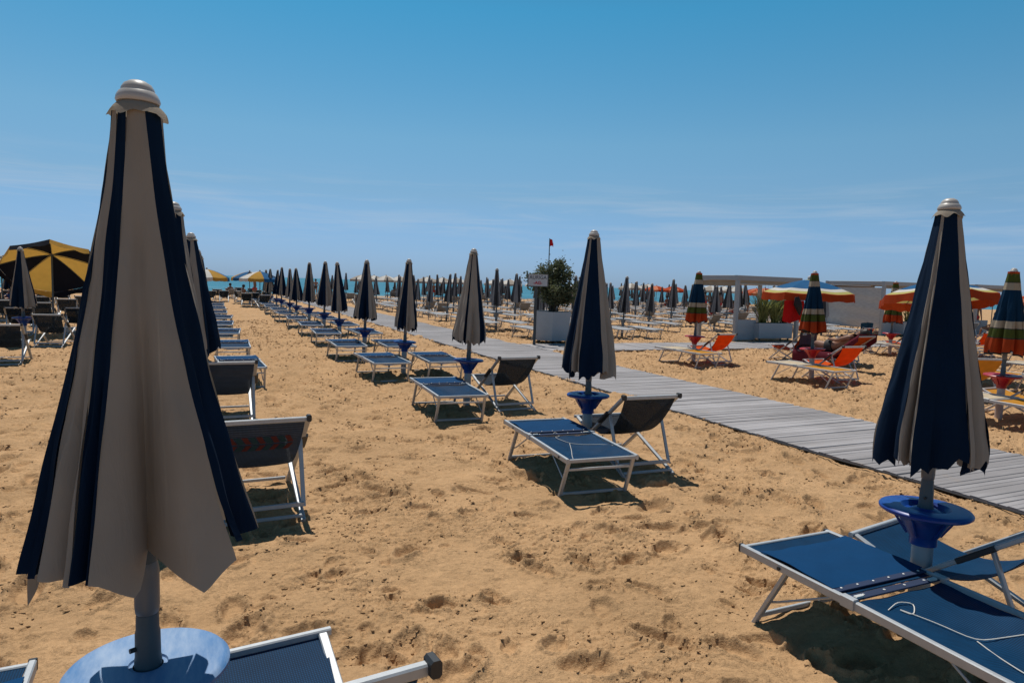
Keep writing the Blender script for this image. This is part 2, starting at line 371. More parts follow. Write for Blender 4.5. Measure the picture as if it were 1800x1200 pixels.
def make_clods():
    rg = np.random.default_rng(5); N = 560000
    r = 2.6+rg.random(N)**1.2*27; a = PHI+R(-44)+rg.random(N)*R(88); x = r*np.sin(a); y = r*np.cos(a)
    keep = rg.random(N) < clod_mask(x, y)**1.4*np.clip(.15+.028*r, 0, .85); x = x[keep]; y = y[keep]; r = r[keep]; n = len(x)
    z = sand_height(x, y)
    base = np.array([(0, 0, 1), (1, 0, .1), (.3, .95, 0), (-.8, .6, .15), (-.8, -.6, 0), (.3, -.95, .1), (0, 0, -.7)], float)
    tri = np.array([(0, 1, 2), (0, 2, 3), (0, 3, 4), (0, 4, 5), (0, 5, 1), (6, 2, 1), (6, 3, 2), (6, 4, 3), (6, 5, 4), (6, 1, 5)])
    sz = (.0022+.0085*rg.random(n)**4.0)*np.clip(.62+r*.095, .9, 3.4); an = rg.normal(0, .55, n)
    P = base[None]*(1+.55*(rg.random((n, 7, 1))-.5))*np.stack([sz*(.9+1.3*rg.random(n)), sz*.9, sz*(.45+.4*rg.random(n))], 1)[:, None, :]
    c, s_ = np.cos(an)[:, None], np.sin(an)[:, None]
    X = P[..., 0]*c-P[..., 1]*s_+x[:, None]; Y = P[..., 0]*s_+P[..., 1]*c+y[:, None]; Z = P[..., 2]+(z+sz*.35)[:, None]
    co = np.stack([X, Y, Z], -1).reshape(-1, 3).astype(np.float32); f = (tri[None]+(np.arange(n)*7)[:, None, None]).reshape(-1)
    me = bpy.data.meshes.new('sand_clods'); me.vertices.add(len(co)); me.vertices.foreach_set('co', co.ravel())
    me.loops.add(len(f)); me.loops.foreach_set('vertex_index', f.astype(np.int32)); me.polygons.add(len(f)//3); me.polygons.foreach_set('loop_start', np.arange(0, len(f), 3, dtype=np.int32))
    me.update(calc_edges=True); me.materials.append(bpy.data.materials['beach sand'])
    o = link('sand_clods', me); o['kind'] = 'stuff'; print('clods', n)
make_clods()

# ------------------------------------------------------------------ sea
def make_sea():
    b = MB(); b.add([(-6000, 70, -.75), (9000, 70, -.75), (9000, 9000, -.75), (-6000, 9000, -.75)], [(0, 1, 2, 3)])
    m = bpy.data.materials.new('sea water'); m.use_nodes = True
    nt = m.node_tree; N = nt.nodes; L = nt.links; bs = N['Principled BSDF']
    bs.inputs['Roughness'].default_value = .30; bs.inputs['Specular IOR Level'].default_value = .12
    tc = N.new('ShaderNodeTexCoord'); mp = N.new('ShaderNodeMapping'); mp.inputs['Scale'].default_value = (.02, .12, 1); L.new(tc.outputs['Object'], mp.inputs[0])
    n = N.new('ShaderNodeTexNoise'); n.inputs['Scale'].default_value = 1; n.inputs['Detail'].default_value = 6; L.new(mp.outputs[0], n.inputs['Vector'])
    cr = N.new('ShaderNodeValToRGB'); E = cr.color_ramp.elements
    E[0].position = .3; E[0].color = (.009, .10, .145, 1); E[1].position = .62; E[1].color = (.024, .185, .235, 1)
    q = E.new(.72); q.color = (.30, .42, .44, 1)
    L.new(n.outputs['Fac'], cr.inputs[0]); L.new(cr.outputs[0], bs.inputs['Base Color'])
    w = N.new('ShaderNodeTexNoise'); w.inputs['Scale'].default_value = 6; w.inputs['Detail'].default_value = 4; L.new(mp.outputs[0], w.inputs['Vector'])
    bp = N.new('ShaderNodeBump'); bp.inputs['Strength'].default_value = .6; bp.inputs['Distance'].default_value = .4; L.new(w.outputs['Fac'], bp.inputs['Height']); L.new(bp.outputs[0], bs.inputs['Normal'])
    struct(b.build('sea', m, smooth=False))
make_sea()

# ------------------------------------------------------------------ boardwalks
def plank_mat():
    m = bpy.data.materials.new('weathered plank'); m.use_nodes = True
    nt = m.node_tree; N = nt.nodes; L = nt.links; bs = N['Principled BSDF']; bs.inputs['Roughness'].default_value = .8; bs.inputs['Specular IOR Level'].default_value = .3
    at_ = N.new('ShaderNodeAttribute'); at_.attribute_name = 'tone'
    tc = N.new('ShaderNodeTexCoord'); mp = N.new('ShaderNodeMapping'); mp.inputs['Scale'].default_value = (1.5, 40, 1); L.new(tc.outputs['Object'], mp.inputs[0])
    n = N.new('ShaderNodeTexNoise'); n.inputs['Scale'].default_value = 1.5; n.inputs['Detail'].default_value = 6; n.inputs['Roughness'].default_value = .7; L.new(mp.outputs[0], n.inputs['Vector'])
    n2 = N.new('ShaderNodeTexNoise'); n2.inputs['Scale'].default_value = .8; n2.inputs['Detail'].default_value = 4; L.new(tc.outputs['Object'], n2.inputs['Vector'])
    ad = N.new('ShaderNodeMath'); ad.operation = 'ADD'; L.new(n.outputs['Fac'], ad.inputs[0]); L.new(at_.outputs['Fac'], ad.inputs[1])
    ad2 = N.new('ShaderNodeMath'); ad2.operation = 'ADD'; L.new(ad.outputs[0], ad2.inputs[0]); L.new(n2.outputs['Fac'], ad2.inputs[1])
    mr = N.new('ShaderNodeMapRange'); mr.inputs[1].default_value = 1.05; mr.inputs[2].default_value = 1.95; L.new(ad2.outputs[0], mr.inputs[0])
    cr = N.new('ShaderNodeValToRGB'); E = cr.color_ramp.elements
    E[0].color = (.245, .230, .232, 1); E[1].color = (.465, .445, .455, 1)
    L.new(mr.outputs[0], cr.inputs[0])
    # patches of blown sand
    n3 = N.new('ShaderNodeTexNoise'); n3.inputs['Scale'].default_value = 2.2; n3.inputs['Detail'].default_value = 7; n3.inputs['Roughness'].default_value = .75; L.new(tc.outputs['Object'], n3.inputs['Vector'])
    m3 = N.new('ShaderNodeMapRange'); m3.inputs[1].default_value = .60; m3.inputs[2].default_value = .78; m3.inputs[4].default_value = .45; L.new(n3.outputs['Fac'], m3.inputs[0])
    mx = N.new('ShaderNodeMix'); mx.data_type = 'RGBA'; L.new(m3.outputs[0], mx.inputs[0]); L.new(cr.outputs[0], mx.inputs[6]); mx.inputs[7].default_value = (.38, .27, .17, 1)
    L.new(mx.outputs[2], bs.inputs['Base Color'])
    bp = N.new('ShaderNodeBump'); bp.inputs['Strength'].default_value = .3; bp.inputs['Distance'].default_value = .004; L.new(n.outputs['Fac'], bp.inputs['Height']); L.new(bp.outputs[0], bs.inputs['Normal'])
    return m
PLANK = plank_mat()
EDGE = mat('black edge shade', (.018, .018, .02), .7)  # near-black colour standing for shade beside the planks
def boardwalk(name, u0, u1, v0, v1, seed, step=.078, axis='v'):
    b = MB(); rg = random.Random(seed); tones = []
    x = v0 if axis == 'v' else u0; end = v1 if axis == 'v' else u1
    while x < end:
        e = rg.uniform(-.012, .012); t = rg.uniform(-.004, .004); g = .0045 if rg.random() < .85 else .009; zz = .028+rg.uniform(-.004, .004)
        if axis == 'v': p0 = (u0+e, x+step/2, zz-t); p1 = (u1+e, x+step/2+rg.uniform(-.003, .003), zz+t)
        else: p0 = (x+step/2, v0+e, zz-t); p1 = (x+step/2, v1+e, zz+t)
        b.bar(p0, p1, step-g, .03, ch=.12); tones += [rg.uniform(0, .55)]*10; x += step
    o = b.build(name, PLANK, smooth=False)
    a = o.data.attributes.new('tone', 'FLOAT', 'FACE'); a.data.foreach_set('value', tones)
    return struct(o)
boardwalk('boardwalk', 6.24, 8.49, -4, 66, 3)
boardwalk('cross_boardwalk', 8.53, 38.2, 16.0, 18.06, 5, axis='u')
b = MB(); pts = [(6.205+.012*math.sin(k*.9)+.01*math.sin(k*2.3), -4+k*.7, .030+.006*math.sin(k*1.7)) for k in range(100)]
b.tube(pts, .009, 6); tag(b.build('edge_shade', EDGE), 'long black cable lying along the near edge of the main boardwalk', 'strip')  # dark tube added to draw the shade along the plank ends

# ------------------------------------------------------------------ closed umbrellas
def closed_canopy(seed, L=1.28, r0=.062, r1=.29, z1=.95, mats=(0, 1), cols=12, rows=30, widths=None, rot=0., fold=(.2, .75), bands=None, teeth=.030, pw=1.06, hem_skew=.0, phase=0, folds=None, widths0=None, rot0=None, nteeth=3, hems=None, bulge=.025, backflat=0.):
    rg = random.Random(seed); n = 8
    w = widths or [rg.uniform(.6, 1.5) for _ in range(n)]; S = sum(w); w = [x/S*2*math.pi for x in w]
    w0 = [x/sum(widths0)*2*math.pi for x in widths0] if widths0 else w
    b = MB(); th0 = rot; tt0 = rot0 if rot0 is not None else rot
    for i in range(n):
        amp = (folds[i] if folds else rg.uniform(*fold)); c = rg.uniform(.35, .65); wd = rg.uniform(.10, .2); skew = rg.uniform(-.18, .18); D = w[i]; D0 = w0[i]; slant = rg.uniform(-.055, .055)
        low = rg.uniform(-.015, .05); rr = 1+rg.uniform(-.07, .07); rr2 = 1+rg.uniform(-.07, .07); ph = rg.uniform(0, 6)
        cut = rg.uniform(.85, 1.0)
        def pt(a, t, D=D, amp=amp, c=c, wd=wd, skew=skew, low=low, th0=th0, i=i, ph=ph, D1=D, D0=D0, tt0=tt0, slant=slant):
            mixt = t**.8; D = D0+(D1-D0)*mixt; ths = tt0+(th0-tt0)*mixt
            base = r0+(r1-r0)*(t**pw)*(1+bulge*math.sin(t*3.14))
            V = math.exp(-((a-c)/wd)**2); g = max(0, t-.06)**1.3
            poly = math.cos(min(D, 2.2)/2)/math.cos((a-.5)*min(D, 2.2))
            poly = poly*.75+.25
            r = base*poly*(1-min(.86, amp)*g*V)
            r += .0045*math.sin(a*9+ph+t*4)*t + .003*math.sin(t*23+ph)*t + .0035*math.sin(a*17+t*11+2*math.sin(t*7+ph))*t + .003*math.sin((a*5-t*19)+ph*2)*math.sin(t*9+ph)
            th = ths+a*D+skew*V*g*.7
            tooth = abs(((a*nteeth+.5) % 1)-.5)*2
            zz = z1+L*(1-t)
            if backflat: r *= 1-backflat*max(0, math.sin(th))*min(1, t*2)
            if hems and i in hems:
                hp = hems[i]; k = max(0, (t-.72)/.28)
                for (a0, z0), (a1, z1_) in zip(hp, hp[1:]):
                    if a0 <= a <= a1+1e-6: zz += k*(z0+(z1_-z0)*(a-a0)/(a1-a0)); break
            elif t > .9:
                k = (t-.9)/.1
                zz += k*(-teeth*(1-tooth)*1.25 - low - .03*V - slant*(a-.5)*2) + k*teeth*.6
                r *= 1-.05*k*k
            return (r*math.cos(th), r*math.sin(th), zz)
        cc = cols if D > .6 else max(4, cols//2)
        mi0 = (i+phase) % 2
        if bands:
            for (t0, t1, m) in bands:
                k = max(1, int(round((t1-t0)*rows)))
                b.grid(lambda a, q: pt(a, t0+(t1-t0)*q), cc, k, m)
        else:
            b.grid(pt, cc, rows, mi0)
        th0 += D; tt0 += D0
    return b
BANDS = [(0, .025, 3), (.025, .13, 0), (.13, .14, 4), (.14, .23, 1), (.23, .62, 2), (.62, .71, 1), (.71, .722, 4), (.722, .83, 0), (.83, .842, 4), (.842, .985, 3), (.985, 1, 4)]
STRIPE_M = [S_GREEN, S_BEIGE, S_NAVY, S_ORANGE, BLACKL]
def closed_umbrella(name, canopy, cmats, top=2.32, z1=.95, tray_m=TRAYB, pole_m=POLE, post_m=POST, tray='round', tray_r=.225, tray_z=.68, ruffle=TAUPE_EDGE, hi=True, sticker=False, dish=True):
    root = empty(name)
    canopy.build('canopy', cmats, root, ang=50)
    n = 24 if hi else 10
    zt = top-.105
    cap = MB().lathe([(.001, .105), (.020, .1025), (.034, .094), (.041, .082), (.0415, .076), (.047, .071), (.053, .060), (.055, .050), (.052, .044), (.03, .042)], n, (0, 0, zt), close=False).build('cap', CAPM, root)
    if hi:
        rg = random.Random(len(bpy.data.objects))
        ph = rg.uniform(0, 6)
        def rf(a, t):
            th = a*2*math.pi; wv = .35*math.sin(th*5+ph)+.3*math.sin(th*8+1+ph)
            r = .045+.028*t*(1+.25*wv); return (r*math.cos(th), r*math.sin(th), zt+.044-.014*t-.020*t*t*(1+wv*.9))
        MB().grid(rf, 64, 4).build('ruffle', ruffle, cap)
    else:
        MB().lathe([(.045, .044), (.08, .025), (.083, .005)], n, (0, 0, zt), close=False).build('ruffle', ruffle, cap)
    MB().tube([(0, 0, tray_z-.02), (0, 0, zt+.03)], [.028, .024], n).build('pole', pole_m, root)
    if hi:
        cz = z1-.13
        MB().lathe([(.0265, -.005), (.031, .0), (.033, .02), (.033, .12), (.030, .14), (.026, .15)], n, (0, 0, cz)).build('collar', COLLAR, root)
        col2 = MB().lathe([(.0285, .145), (.030, .135), (.0305, .10), (.033, .09), (.034, .02), (.036, .012), (.036, -.02)], n, (0, 0, tray_z+.005))
        c2 = col2.build('lower_collar', pole_m, root)
        MB().tube([(-.028, -.014, tray_z+.055), (-.044, -.022, tray_z+.055)], .007, 10).build('screw', CAPB, c2)
        if sticker:
            MB().grid(lambda a, t: (.0292*math.cos(-2.5+a*1.5), .0292*math.sin(-2.5+a*1.5), tray_z+.17+.07*t), 8, 1).build('sticker', STICK, root)
    if tray == 'round':
        r = tray_r
        tb = MB().lathe([(.040, -.004), (.050, -.006)]+([(.075, -.020), (.100, -.022), (.112, -.010), (.120, .001)] if dish else [(.052, .001), (.07, .001)])+[(r-.02, 0), (r-.008, -.003), (r, -.012), (r, -.022), (r-.010, -.031), (r-.05, -.034), (.155, -.042), (.120, -.075), (.095, -.115), (.078, -.150), (.066, -.165), (.066, -.205), (.052, -.205)], 48 if hi else 14, (0, 0, tray_z), close=False)
        if hi:
            for k in range(6):
                a = k*math.pi/3+.2
                tb.bar((.078*math.cos(a), .078*math.sin(a), tray_z-.155), (.150*math.cos(a), .150*math.sin(a), tray_z-.046), .006, .014)
        tb.build('tray', tray_m, root)
        MB().tube([(0, 0, -.08), (0, 0, tray_z-.2)], .052, n).build('post', post_m, root)
    else:
        MB().box((0, 0, tray_z-.02), (.42, .42, .045), ch=.008).box((0, 0, tray_z-.09), (.13, .13, .10)).build('tray', tray_m, root)
        MB().tube([(0, 0, -.08), (0, 0, tray_z-.1)], .05, n).build('post', post_m, root)
    return root

# ------------------------------------------------------------------ sunbed (head end towards +y)
def sunbed(name, frame, sling, shade=None, W=.68, L=1.56, H=.37, hi=True, head=None, rivets=True, kink=.0):
    root = empty(name); y0, y1 = -L/2, L/2; hx = W/2-.014; hinge = y1-.69
    hz = H+kink
    for s in (-1, 1):
        rail = MB().bar((s*hx, y0, H-.012), (s*hx, hinge+.02, H), .026, .044).bar((s*(hx+.004), hinge-.02, H+.004), (s*(hx+.004), y1, hz+.004), .026, .044)
        ro = rail.build('side_rail', frame, root)
        if hi:
            MB().box((s*(hx+.004), hinge, H+.004), (.036, .07, .054), ch=.004).build('hinge', ALU, ro)
            MB().tube([(s*(hx+.016), y1-.28, H), (s*(hx+.024), y1-.28, H)], .010, 8).tube([(s*(hx+.012), y0+.16, H-.01), (s*(hx+.02), y0+.16, H-.01)], .011, 8).build('bolt', CAPB, ro)
            MB().box((s*(hx+.004), y1+.006, hz+.004), (.028, .012, .046), ch=.003).build('end_cap', CAPB, ro)
    MB().bar((-hx, y1-.012, hz+.006), (hx, y1-.012, hz+.006), .024, .03).build('crossbar', frame, root)
    MB().bar((-hx, hinge+.03, H-.004), (hx, hinge+.03, H-.004), .024, .022).build('crossbar', frame, root)
    MB().bar((-hx, y0+.012, H-.012), (hx, y0+.012, H-.012), .022, .03).build('crossbar', frame, root)
    for (yt, yb, d) in ((y1-.30, y1-.11, 1), (y0+.03, y0+.18, 1)):
        lx = hx-.022
        lg = MB()
        for s in (-1, 1): lg.bar((s*lx, yt, H-.02), (s*(lx+.012), yb, -.012), .022, .034, up=(1, 0, 0))
        lg.bar((-lx, yb-d*.004, .03), (lx, yb-d*.004, .03), .018, .026)
        if d and yt < 0: lg.bar((-lx, yt+.035, H-.10), (lx, yt+.035, H-.10), .016, .022)
        lo = lg.build('leg_frame', frame, root)
        br = MB()
        for s in (-1, 1):
            br.tube([(s*(lx-.016), yt-.26 if yt > 0 else yt+.40, H-.04), (s*(lx-.016), (yt+yb)/2-(.04 if yt > 0 else -.06), H*.44), (s*(lx-.012), (yt+yb)/2+.012, H*.38)], .007, 6)
        br.build('brace', frame, root)
    sw = W/2-.034
    nn = 14 if hi else 4
    def foot(a, t):
        x = (a*2-1)*(sw+.018*(abs(t*2-1)**3)); y = y0+.085+(hinge-.015-y0-.085)*t
        return (x, y, H-.004-.055*(1-(a*2-1)**2)*(1-abs(t*2-1)**2.2)-.045*(1-t)**3*(1-(a*2-1)**2)+(.004*math.sin(x*21+y*9)+.0035*math.sin(x*9-y*31)*math.sin(y*6+1)) *(1 if hi else 0))
    def headf(a, t):
        x = (a*2-1)*(sw+.006); y = hinge+.045+(y1-.02-hinge-.045)*t
        return (x, y, H+kink*t+.012-.022*(1-(a*2-1)**2)*math.sin(math.pi*t))
    if hi:
        MB().sheet(foot, nn, nn*2, .004).build('foot_sling', sling, root); MB().sheet(headf, nn, nn, .004).build('head_sling', head or sling, root)
    else:
        MB().sheet(foot, 4, 5, .004).build('foot_sling', sling, root); MB().sheet(headf, 4, 3, .004).build('head_sling', head or sling, root)
    if shade:
        def sh(a, t):
            x = (a*2-1)*(W/2-.012); y = hinge+.095+(y1-.13-hinge-.095)*t
            return (x, y, H+kink*t+.030+.010*math.sin(math.pi*t)-.010*(1-(a*2-1)**2)+.003*math.sin(x*17+y*13)+.0025*math.sin(x*31-y*24+1)*math.sin(y*12))
        so = MB().sheet(sh, nn, nn, .003).build('sunshade', shade, root)
        if hi:
            MB().bar((-W/2+.02, hinge+.085, H+.022), (W/2-.02, hinge+.085, H+.022), .040, .008).build('hem', HEMB, so)
            rv = MB()
            for k in range(6):
                x = -W/2+.06+k*(W-.12)/5
                rv.lathe([(.006, 0), (.006, .002), (.003, .004)], 8, (x, hinge+.085, H+.027))
            ro = rv.build('rivets', RIVET, so); ro.name = 'rivet_row'
            hb = MB().bar((-W/2+.03, hinge+.012, H+.012), (W/2-.03, hinge+.012, H+.012), .045, .008).build('hem', HEMB, root)
            rv = MB()
            for k in range(4): rv.lathe([(.007, 0), (.007, .002), (.003, .004)], 8, (-W/2+.12+k*(W-.24)/3, hinge+.012, H+.017))
            for s in (-1, 1): rv.box((s*(W/2-.075), hinge+.0, H+.020), (.055, .018, .012), ch=.004)
            rv.build('rivet_row', RIVET, hb)
    return root

# ------------------------------------------------------------------ deck chair (top bar at -y, facing +y)
def deckchair(name, frame, sling, W=.65, hi=True, chevrons=False, top=.765, bars=None, recl=0.):
    root = empty(name); hx = W/2-.015
    A0 = Vector((0, -.47-recl, top)); A1 = Vector((0, .50, .02)); B0 = Vector((0, .50, .40)); B1 = Vector((0, -.50, .0))
    off = Vector((1, 0, 0))
    a = MB()
    for s in (-1, 1):
        a.bar(A0+off*s*hx, A1+off*s*hx, .026, .044, up=(1, 0, 0))
    a.bar((-hx, A0.y-.004, A0.z-.004), (hx, A0.y-.004, A0.z-.004), .030, .036); a.bar((-hx+.03, A1.y-.03, .06), (hx-.03, A1.y-.03, .06), .02, .026)
    ao = a.build('back_frame', frame, root)
    for s in (-1, 1):
        MB().box((s*(hx+.004), A0.y-.012, A0.z+.004), (.034, .050, .050), ch=.008).build('end_cap', CAPB, ao)
        d = (A1-A0).normalized(); m = A0+d*.30
        MB().bar(m+off*s*(hx+.018), m+d*.20+off*s*(hx+.018), .03, .05, up=(1, 0, 0)).build('armrest', CAPB, ao)
    bm = MB(); ix = hx-.034
    for s in (-1, 1): bm.bar(B0+off*s*ix, B1+off*s*ix, .024, .036, up=(1, 0, 0))
    bm.bar((-hx, B0.y, B0.z), (hx, B0.y, B0.z), .028, .030); bm.bar((-ix, B1.y+.03, .030), (ix, B1.y+.03, .030), .024, .024); bm.bar((-ix, .32, .30), (ix, .32, .30), .02, .02)
    bm.build('seat_frame', frame, root)
    p = MB(); d = (A1-A0).normalized(); P0 = A0+d*.33; P1 = Vector((0, -.40, .075)); px_ = hx-.016
    for s in (-1, 1): p.bar(P0+off*s*px_, P1+off*s*(px_), .018, .032, up=(1, 0, 0))
    p.bar((-px_, P1.y, P1.z+.02), (px_, P1.y, P1.z+.02), .022, .034)
    p.build('prop_frame', frame, root)
    sw = W/2-.075
    def sl(q, t):
        y = A0.y+.01+(B0.y-.01-A0.y)*t; chord = A0.z+(B0.z-A0.z)*t
        sag = .30*math.sin(math.pi*min(1, t**.8))*(1-.25*t)
        x = (q*2-1)*(sw+.04*abs(t*2-1)**2)
        return (x, y, chord-.010-sag-.012*(1-(q*2-1)**2)*math.sin(math.pi*t))
    if hi:
        mb = MB().sheet(sl, 8, 24, .004)
        ms = [sling]
        if chevrons:
            ms = [sling, CHEV_R, CHEV_T]
            for k in range(9):
                x0 = -sw+.03+k*(2*sw-.1)/9
                for row in (0,):
                    for sg in (-1, 1):
                        def cv(q, t, x0=x0, sg=sg):
                            xx = x0+.035*q+.03*(1-t); yy = .10+sg*(.01+.075*t)*.5
                            P = Vector(sl((xx/(sw)+1)/2, max(.02, yy))); return (P.x, P.y-.006, P.z-.006)
                        mb.grid(cv, 1, 2, 1+(k % 2))
        mb.build('sling', ms, root)
        MB().sheet(lambda q, t: tuple(Vector(sl(q, .50+.07*t))+Vector((0, -.004, -.007))), 6, 2, .004).build('seam_band', HEMB, root)
    else:
        MB().sheet(sl, 3, 8, .004).build('sling', sling, root)
    return root

def merge_single(root, name):         # far copies: one mesh
    vs = []; fs = []; ms = []; mats = []
    def walk(o):
        if o.type == 'MESH':
            off = len(vs); vs.extend([tuple(v.co) for v in o.data.vertices])
            for p in o.data.polygons:
                fs.append(tuple(i+off for i in p.vertices)); mm = o.data.materials[p.material_index]
                if mm not in mats: mats.append(mm)
                ms.append(mats.index(mm))
        for c in o.children: walk(c)
    walk(root)
    def rm(o):
        for c in list(o.children): rm(c)
        bpy.data.objects.remove(o)
    rm(root)
    me = bpy.data.meshes.new(name); me.from_pydata(vs, [], fs)
    for m in mats: me.materials.append(m)
    me.polygons.foreach_set('material_index', ms); me.update()
    return link(name, me)

# ------------------------------------------------------------------ open umbrella
def open_umbrella(name, rad=1.05, apex=1.9, rise_=.36, mats=None, mode='bands', bands=None, val=.17, pole_m=POLE, tilt=(0, 0), base=0., parts=True, nseg=8, vteeth=0.):
    root = empty(name)
    hub = Vector((0, 0, apex)); M = Matrix.Rotation(tilt[1], 4, 'Z') @ Matrix.Rotation(tilt[0], 4, 'X')
    def tf(p): return tuple(hub+M.to_3x3() @ Vector(p))
    b = MB()
    for i in range(nseg):
        t0 = i*2*math.pi/nseg; t1 = (i+1)*2*math.pi/nseg
        def pt(a, t):
            P = Vector((math.cos(t0), math.sin(t0)))*(1-a)+Vector((math.cos(t1), math.sin(t1)))*a
            r = rad*t; sag = -.03*math.sin(math.pi*a)*t
            return tf((P.x*r, P.y*r, -rise_*(t**1.5)+sag))
        if mode == 'bands':
            for (q0, q1, m) in bands: b.grid(lambda a, t: pt(a, q0+(q1-q0)*t), 4, max(1, int((q1-q0)*8)), m)
        else: b.grid(pt, 4, 8, i % len(mats))
    can = b.build('canopy', mats, root, ang=25)
    v = MB()
    for i in range(nseg):
        t0 = i*2*math.pi/nseg; t1 = (i+1)*2*math.pi/nseg
        def vt(a, t):
            P = Vector((math.cos(t0), math.sin(t0)))*(1-a)+Vector((math.cos(t1), math.sin(t1)))*a
            r = rad*(1.004+.02*t+.015*math.sin(a*12.6)*t)
            return tf((P.x*r, P.y*r, -rise_-.03*math.sin(math.pi*a)-val*t*(1+.12*math.sin(a*9.42)*1)))
        v.grid(vt, 8, 2, (i % len(mats)) if mode != 'bands' else bands[-1][2])
    v.build('valance', mats, can)
    MB().lathe([(.001, .10), (.03, .085), (.045, .06), (.05, .02), (.03, 0)], 10, tuple(hub), close=False).build('cap', CAPM, root)
    MB().tube([(0, 0, -.1), (0, 0, apex-.45), (0, 0, apex)], .024, 10).build('pole', pole_m, root)
    if parts:
        for i in range(nseg):
            t0 = i*2*math.pi/nseg; c, s = math.cos(t0), math.sin(t0)
            MB().tube([tf((c*r, s*r, -rise_*((r/rad)**1.5)-.018)) for r in (.03, rad*.35, rad*.7, rad*.99)], .008, 5).build('rib', POLE, root)
    return root

# ================================================================== placing things
ORD = ['first', 'second', 'third', 'fourth', 'fifth', 'sixth', 'seventh', 'eighth', 'ninth', 'tenth', 'eleventh', 'twelfth', 'thirteenth', 'fourteenth', 'fifteenth', 'sixteenth', 'seventeenth', 'eighteenth', 'nineteenth', 'twentieth', 'twenty-first', 'twenty-second', 'twenty-third', 'twenty-fourth']
def deg(*a): return [R(x) for x in a]
# ---- the row beside the boardwalk (U) and the row on the near left (L)
c1 = closed_canopy(2, L=1.275, r0=.060, r1=.285, z1=.965, pw=1.12, cols=18, rows=44, widths=[53, 14, 55, 30, 40, 55, 60, 53], rot=R(-230.8), folds=[.25, .5, .16, .22, .5, .3, .5, .4])
u1 = closed_umbrella('closed_umbrella', c1, [NAVY, TAUPE], top=2.32, z1=.965, tray_r=.222, sticker=True)
place(u1, 3.52, 2.27, 0, 'large closed navy and taupe umbrella on the right beside the nearest blue sunbed', 'umbrella', 'closed navy and taupe umbrellas', lean=(R(-.6), R(.4)))
c2 = closed_canopy(5, L=1.375, r0=.060, r1=.300, z1=.94, cols=16, rows=40, widths=[46, 19, 50, 70, 45, 45, 45, 40], rot=R(-207.7), folds=[.4, .35, .2, .6, .5, .5, .5, .5])
u2 = closed_umbrella('closed_umbrella', c2, [NAVY, TAUPE], top=2.39, z1=.94)
place(u2, 3.66, 6.02, 0, 'closed navy and taupe umbrella in front of the big grey planter', 'umbrella', 'closed navy and taupe umbrellas', lean=(R(-.8), R(.2)))
c3 = closed_canopy(9, L=1.288, r0=.058, r1=.272, z1=.95, cols=14, rows=36, widths=[66, 10, 47, 25, 50, 55, 50, 57], rot=R(-198.7), phase=1, folds=[.25, .5, .4, .3, .5, .5, .5, .5], teeth=.04)
u3 = closed_umbrella('closed_umbrella', c3, [NAVY, TAUPE], top=2.31, z1=.95)
place(u3, 3.52, 9.25, 0, 'closed umbrella with one wide taupe panel, beside the deck chair left of the walkway', 'umbrella', 'closed navy and taupe umbrellas', lean=(R(-.5), R(1.6)))
VAR = []
for k in range(6):
    cv = closed_canopy(20+k, L=1.288, r0=.058, r1=(.235, .30, .262, .285, .25, .315)[k], z1=.95, cols=8, rows=26, phase=k % 2, fold=(.25, .65), teeth=.04, nteeth=2)
    VAR.append(closed_umbrella('closed_umbrella', cv, [NAVY, TAUPE], top=2.31, z1=.95))
UPOS = [(3.45, 12.52), (3.38, 15.7), (3.47, 19.3), (3.5, 22.4), (3.48, 25.7), (3.42, 28.9), (3.5, 32.2), (3.46, 35.5), (3.5, 38.7), (3.44, 42.0), (3.5, 45.2)]
for k, (u, v) in enumerate(UPOS):
    place(VAR[k % 6], u, v, rnd.uniform(0, 6.28), f'closed navy and taupe umbrella, {ORD[k+3]} from the camera in the boardwalk row', 'umbrella', 'closed navy and taupe umbrellas', scale=rnd.uniform(.95, 1.04), lean=(R(rnd.uniform(-2.4, 2.4)), R(rnd.uniform(-2.4, 2.4))))
cL = closed_canopy(14, L=1.175, r0=.062, r1=.304, z1=1.05, cols=22, rows=50, widths=[13, 18.5, 9.5, 68, 21, 70, 75, 85], rot=R(-150), widths0=[20, 24, 25, 41, 45, 60, 65, 80], rot0=R(-181), phase=0, folds=[.1, .2, .12, .80, .12, .35, .4, .4], backflat=.42, pw=1.33, teeth=.006, bulge=.0, hems={0: [(0, .0), (1, .0)], 1: [(0, .0), (1, -.01)], 2: [(0, .0), (1, .0)], 3: [(0, .0), (.06, -.012), (.25, -.10), (.40, -.01), (.56, -.02), (.78, -.09), (.96, -.03), (1, -.02)], 4: [(0, .03), (1, .03)], 5: [(0, .03), (1, .0)]})
l1 = closed_umbrella('closed_umbrella', cL, [NAVY, TAUPE], top=2.315, z1=.965, tray_m=TRAYF, tray_r=.218, dish=False)
place(l1, -.155, 2.1, 0, 'biggest closed umbrella, wide taupe panel hanging over a pale blue tray', 'umbrella', 'closed navy and taupe umbrellas', lean=(R(-.5), R(-.2)))
LPOS = [(-.21, 5.45), (-.12, 8.8), (-.16, 12.2), (-.15, 15.6), (-.1, 19.0), (-.15, 22.4)]
for k, (u, v) in enumerate(LPOS):
    place(VAR[(k+4) % 6], u, v, rnd.uniform(0, 6.28), f'closed navy and taupe umbrella, {ORD[k]} one hidden behind the biggest umbrella on the left', 'umbrella', 'closed navy and taupe umbrellas', scale=rnd.uniform(.98, 1.02), lean=(R(rnd.uniform(-1, 1)), R(rnd.uniform(-1, 1))))
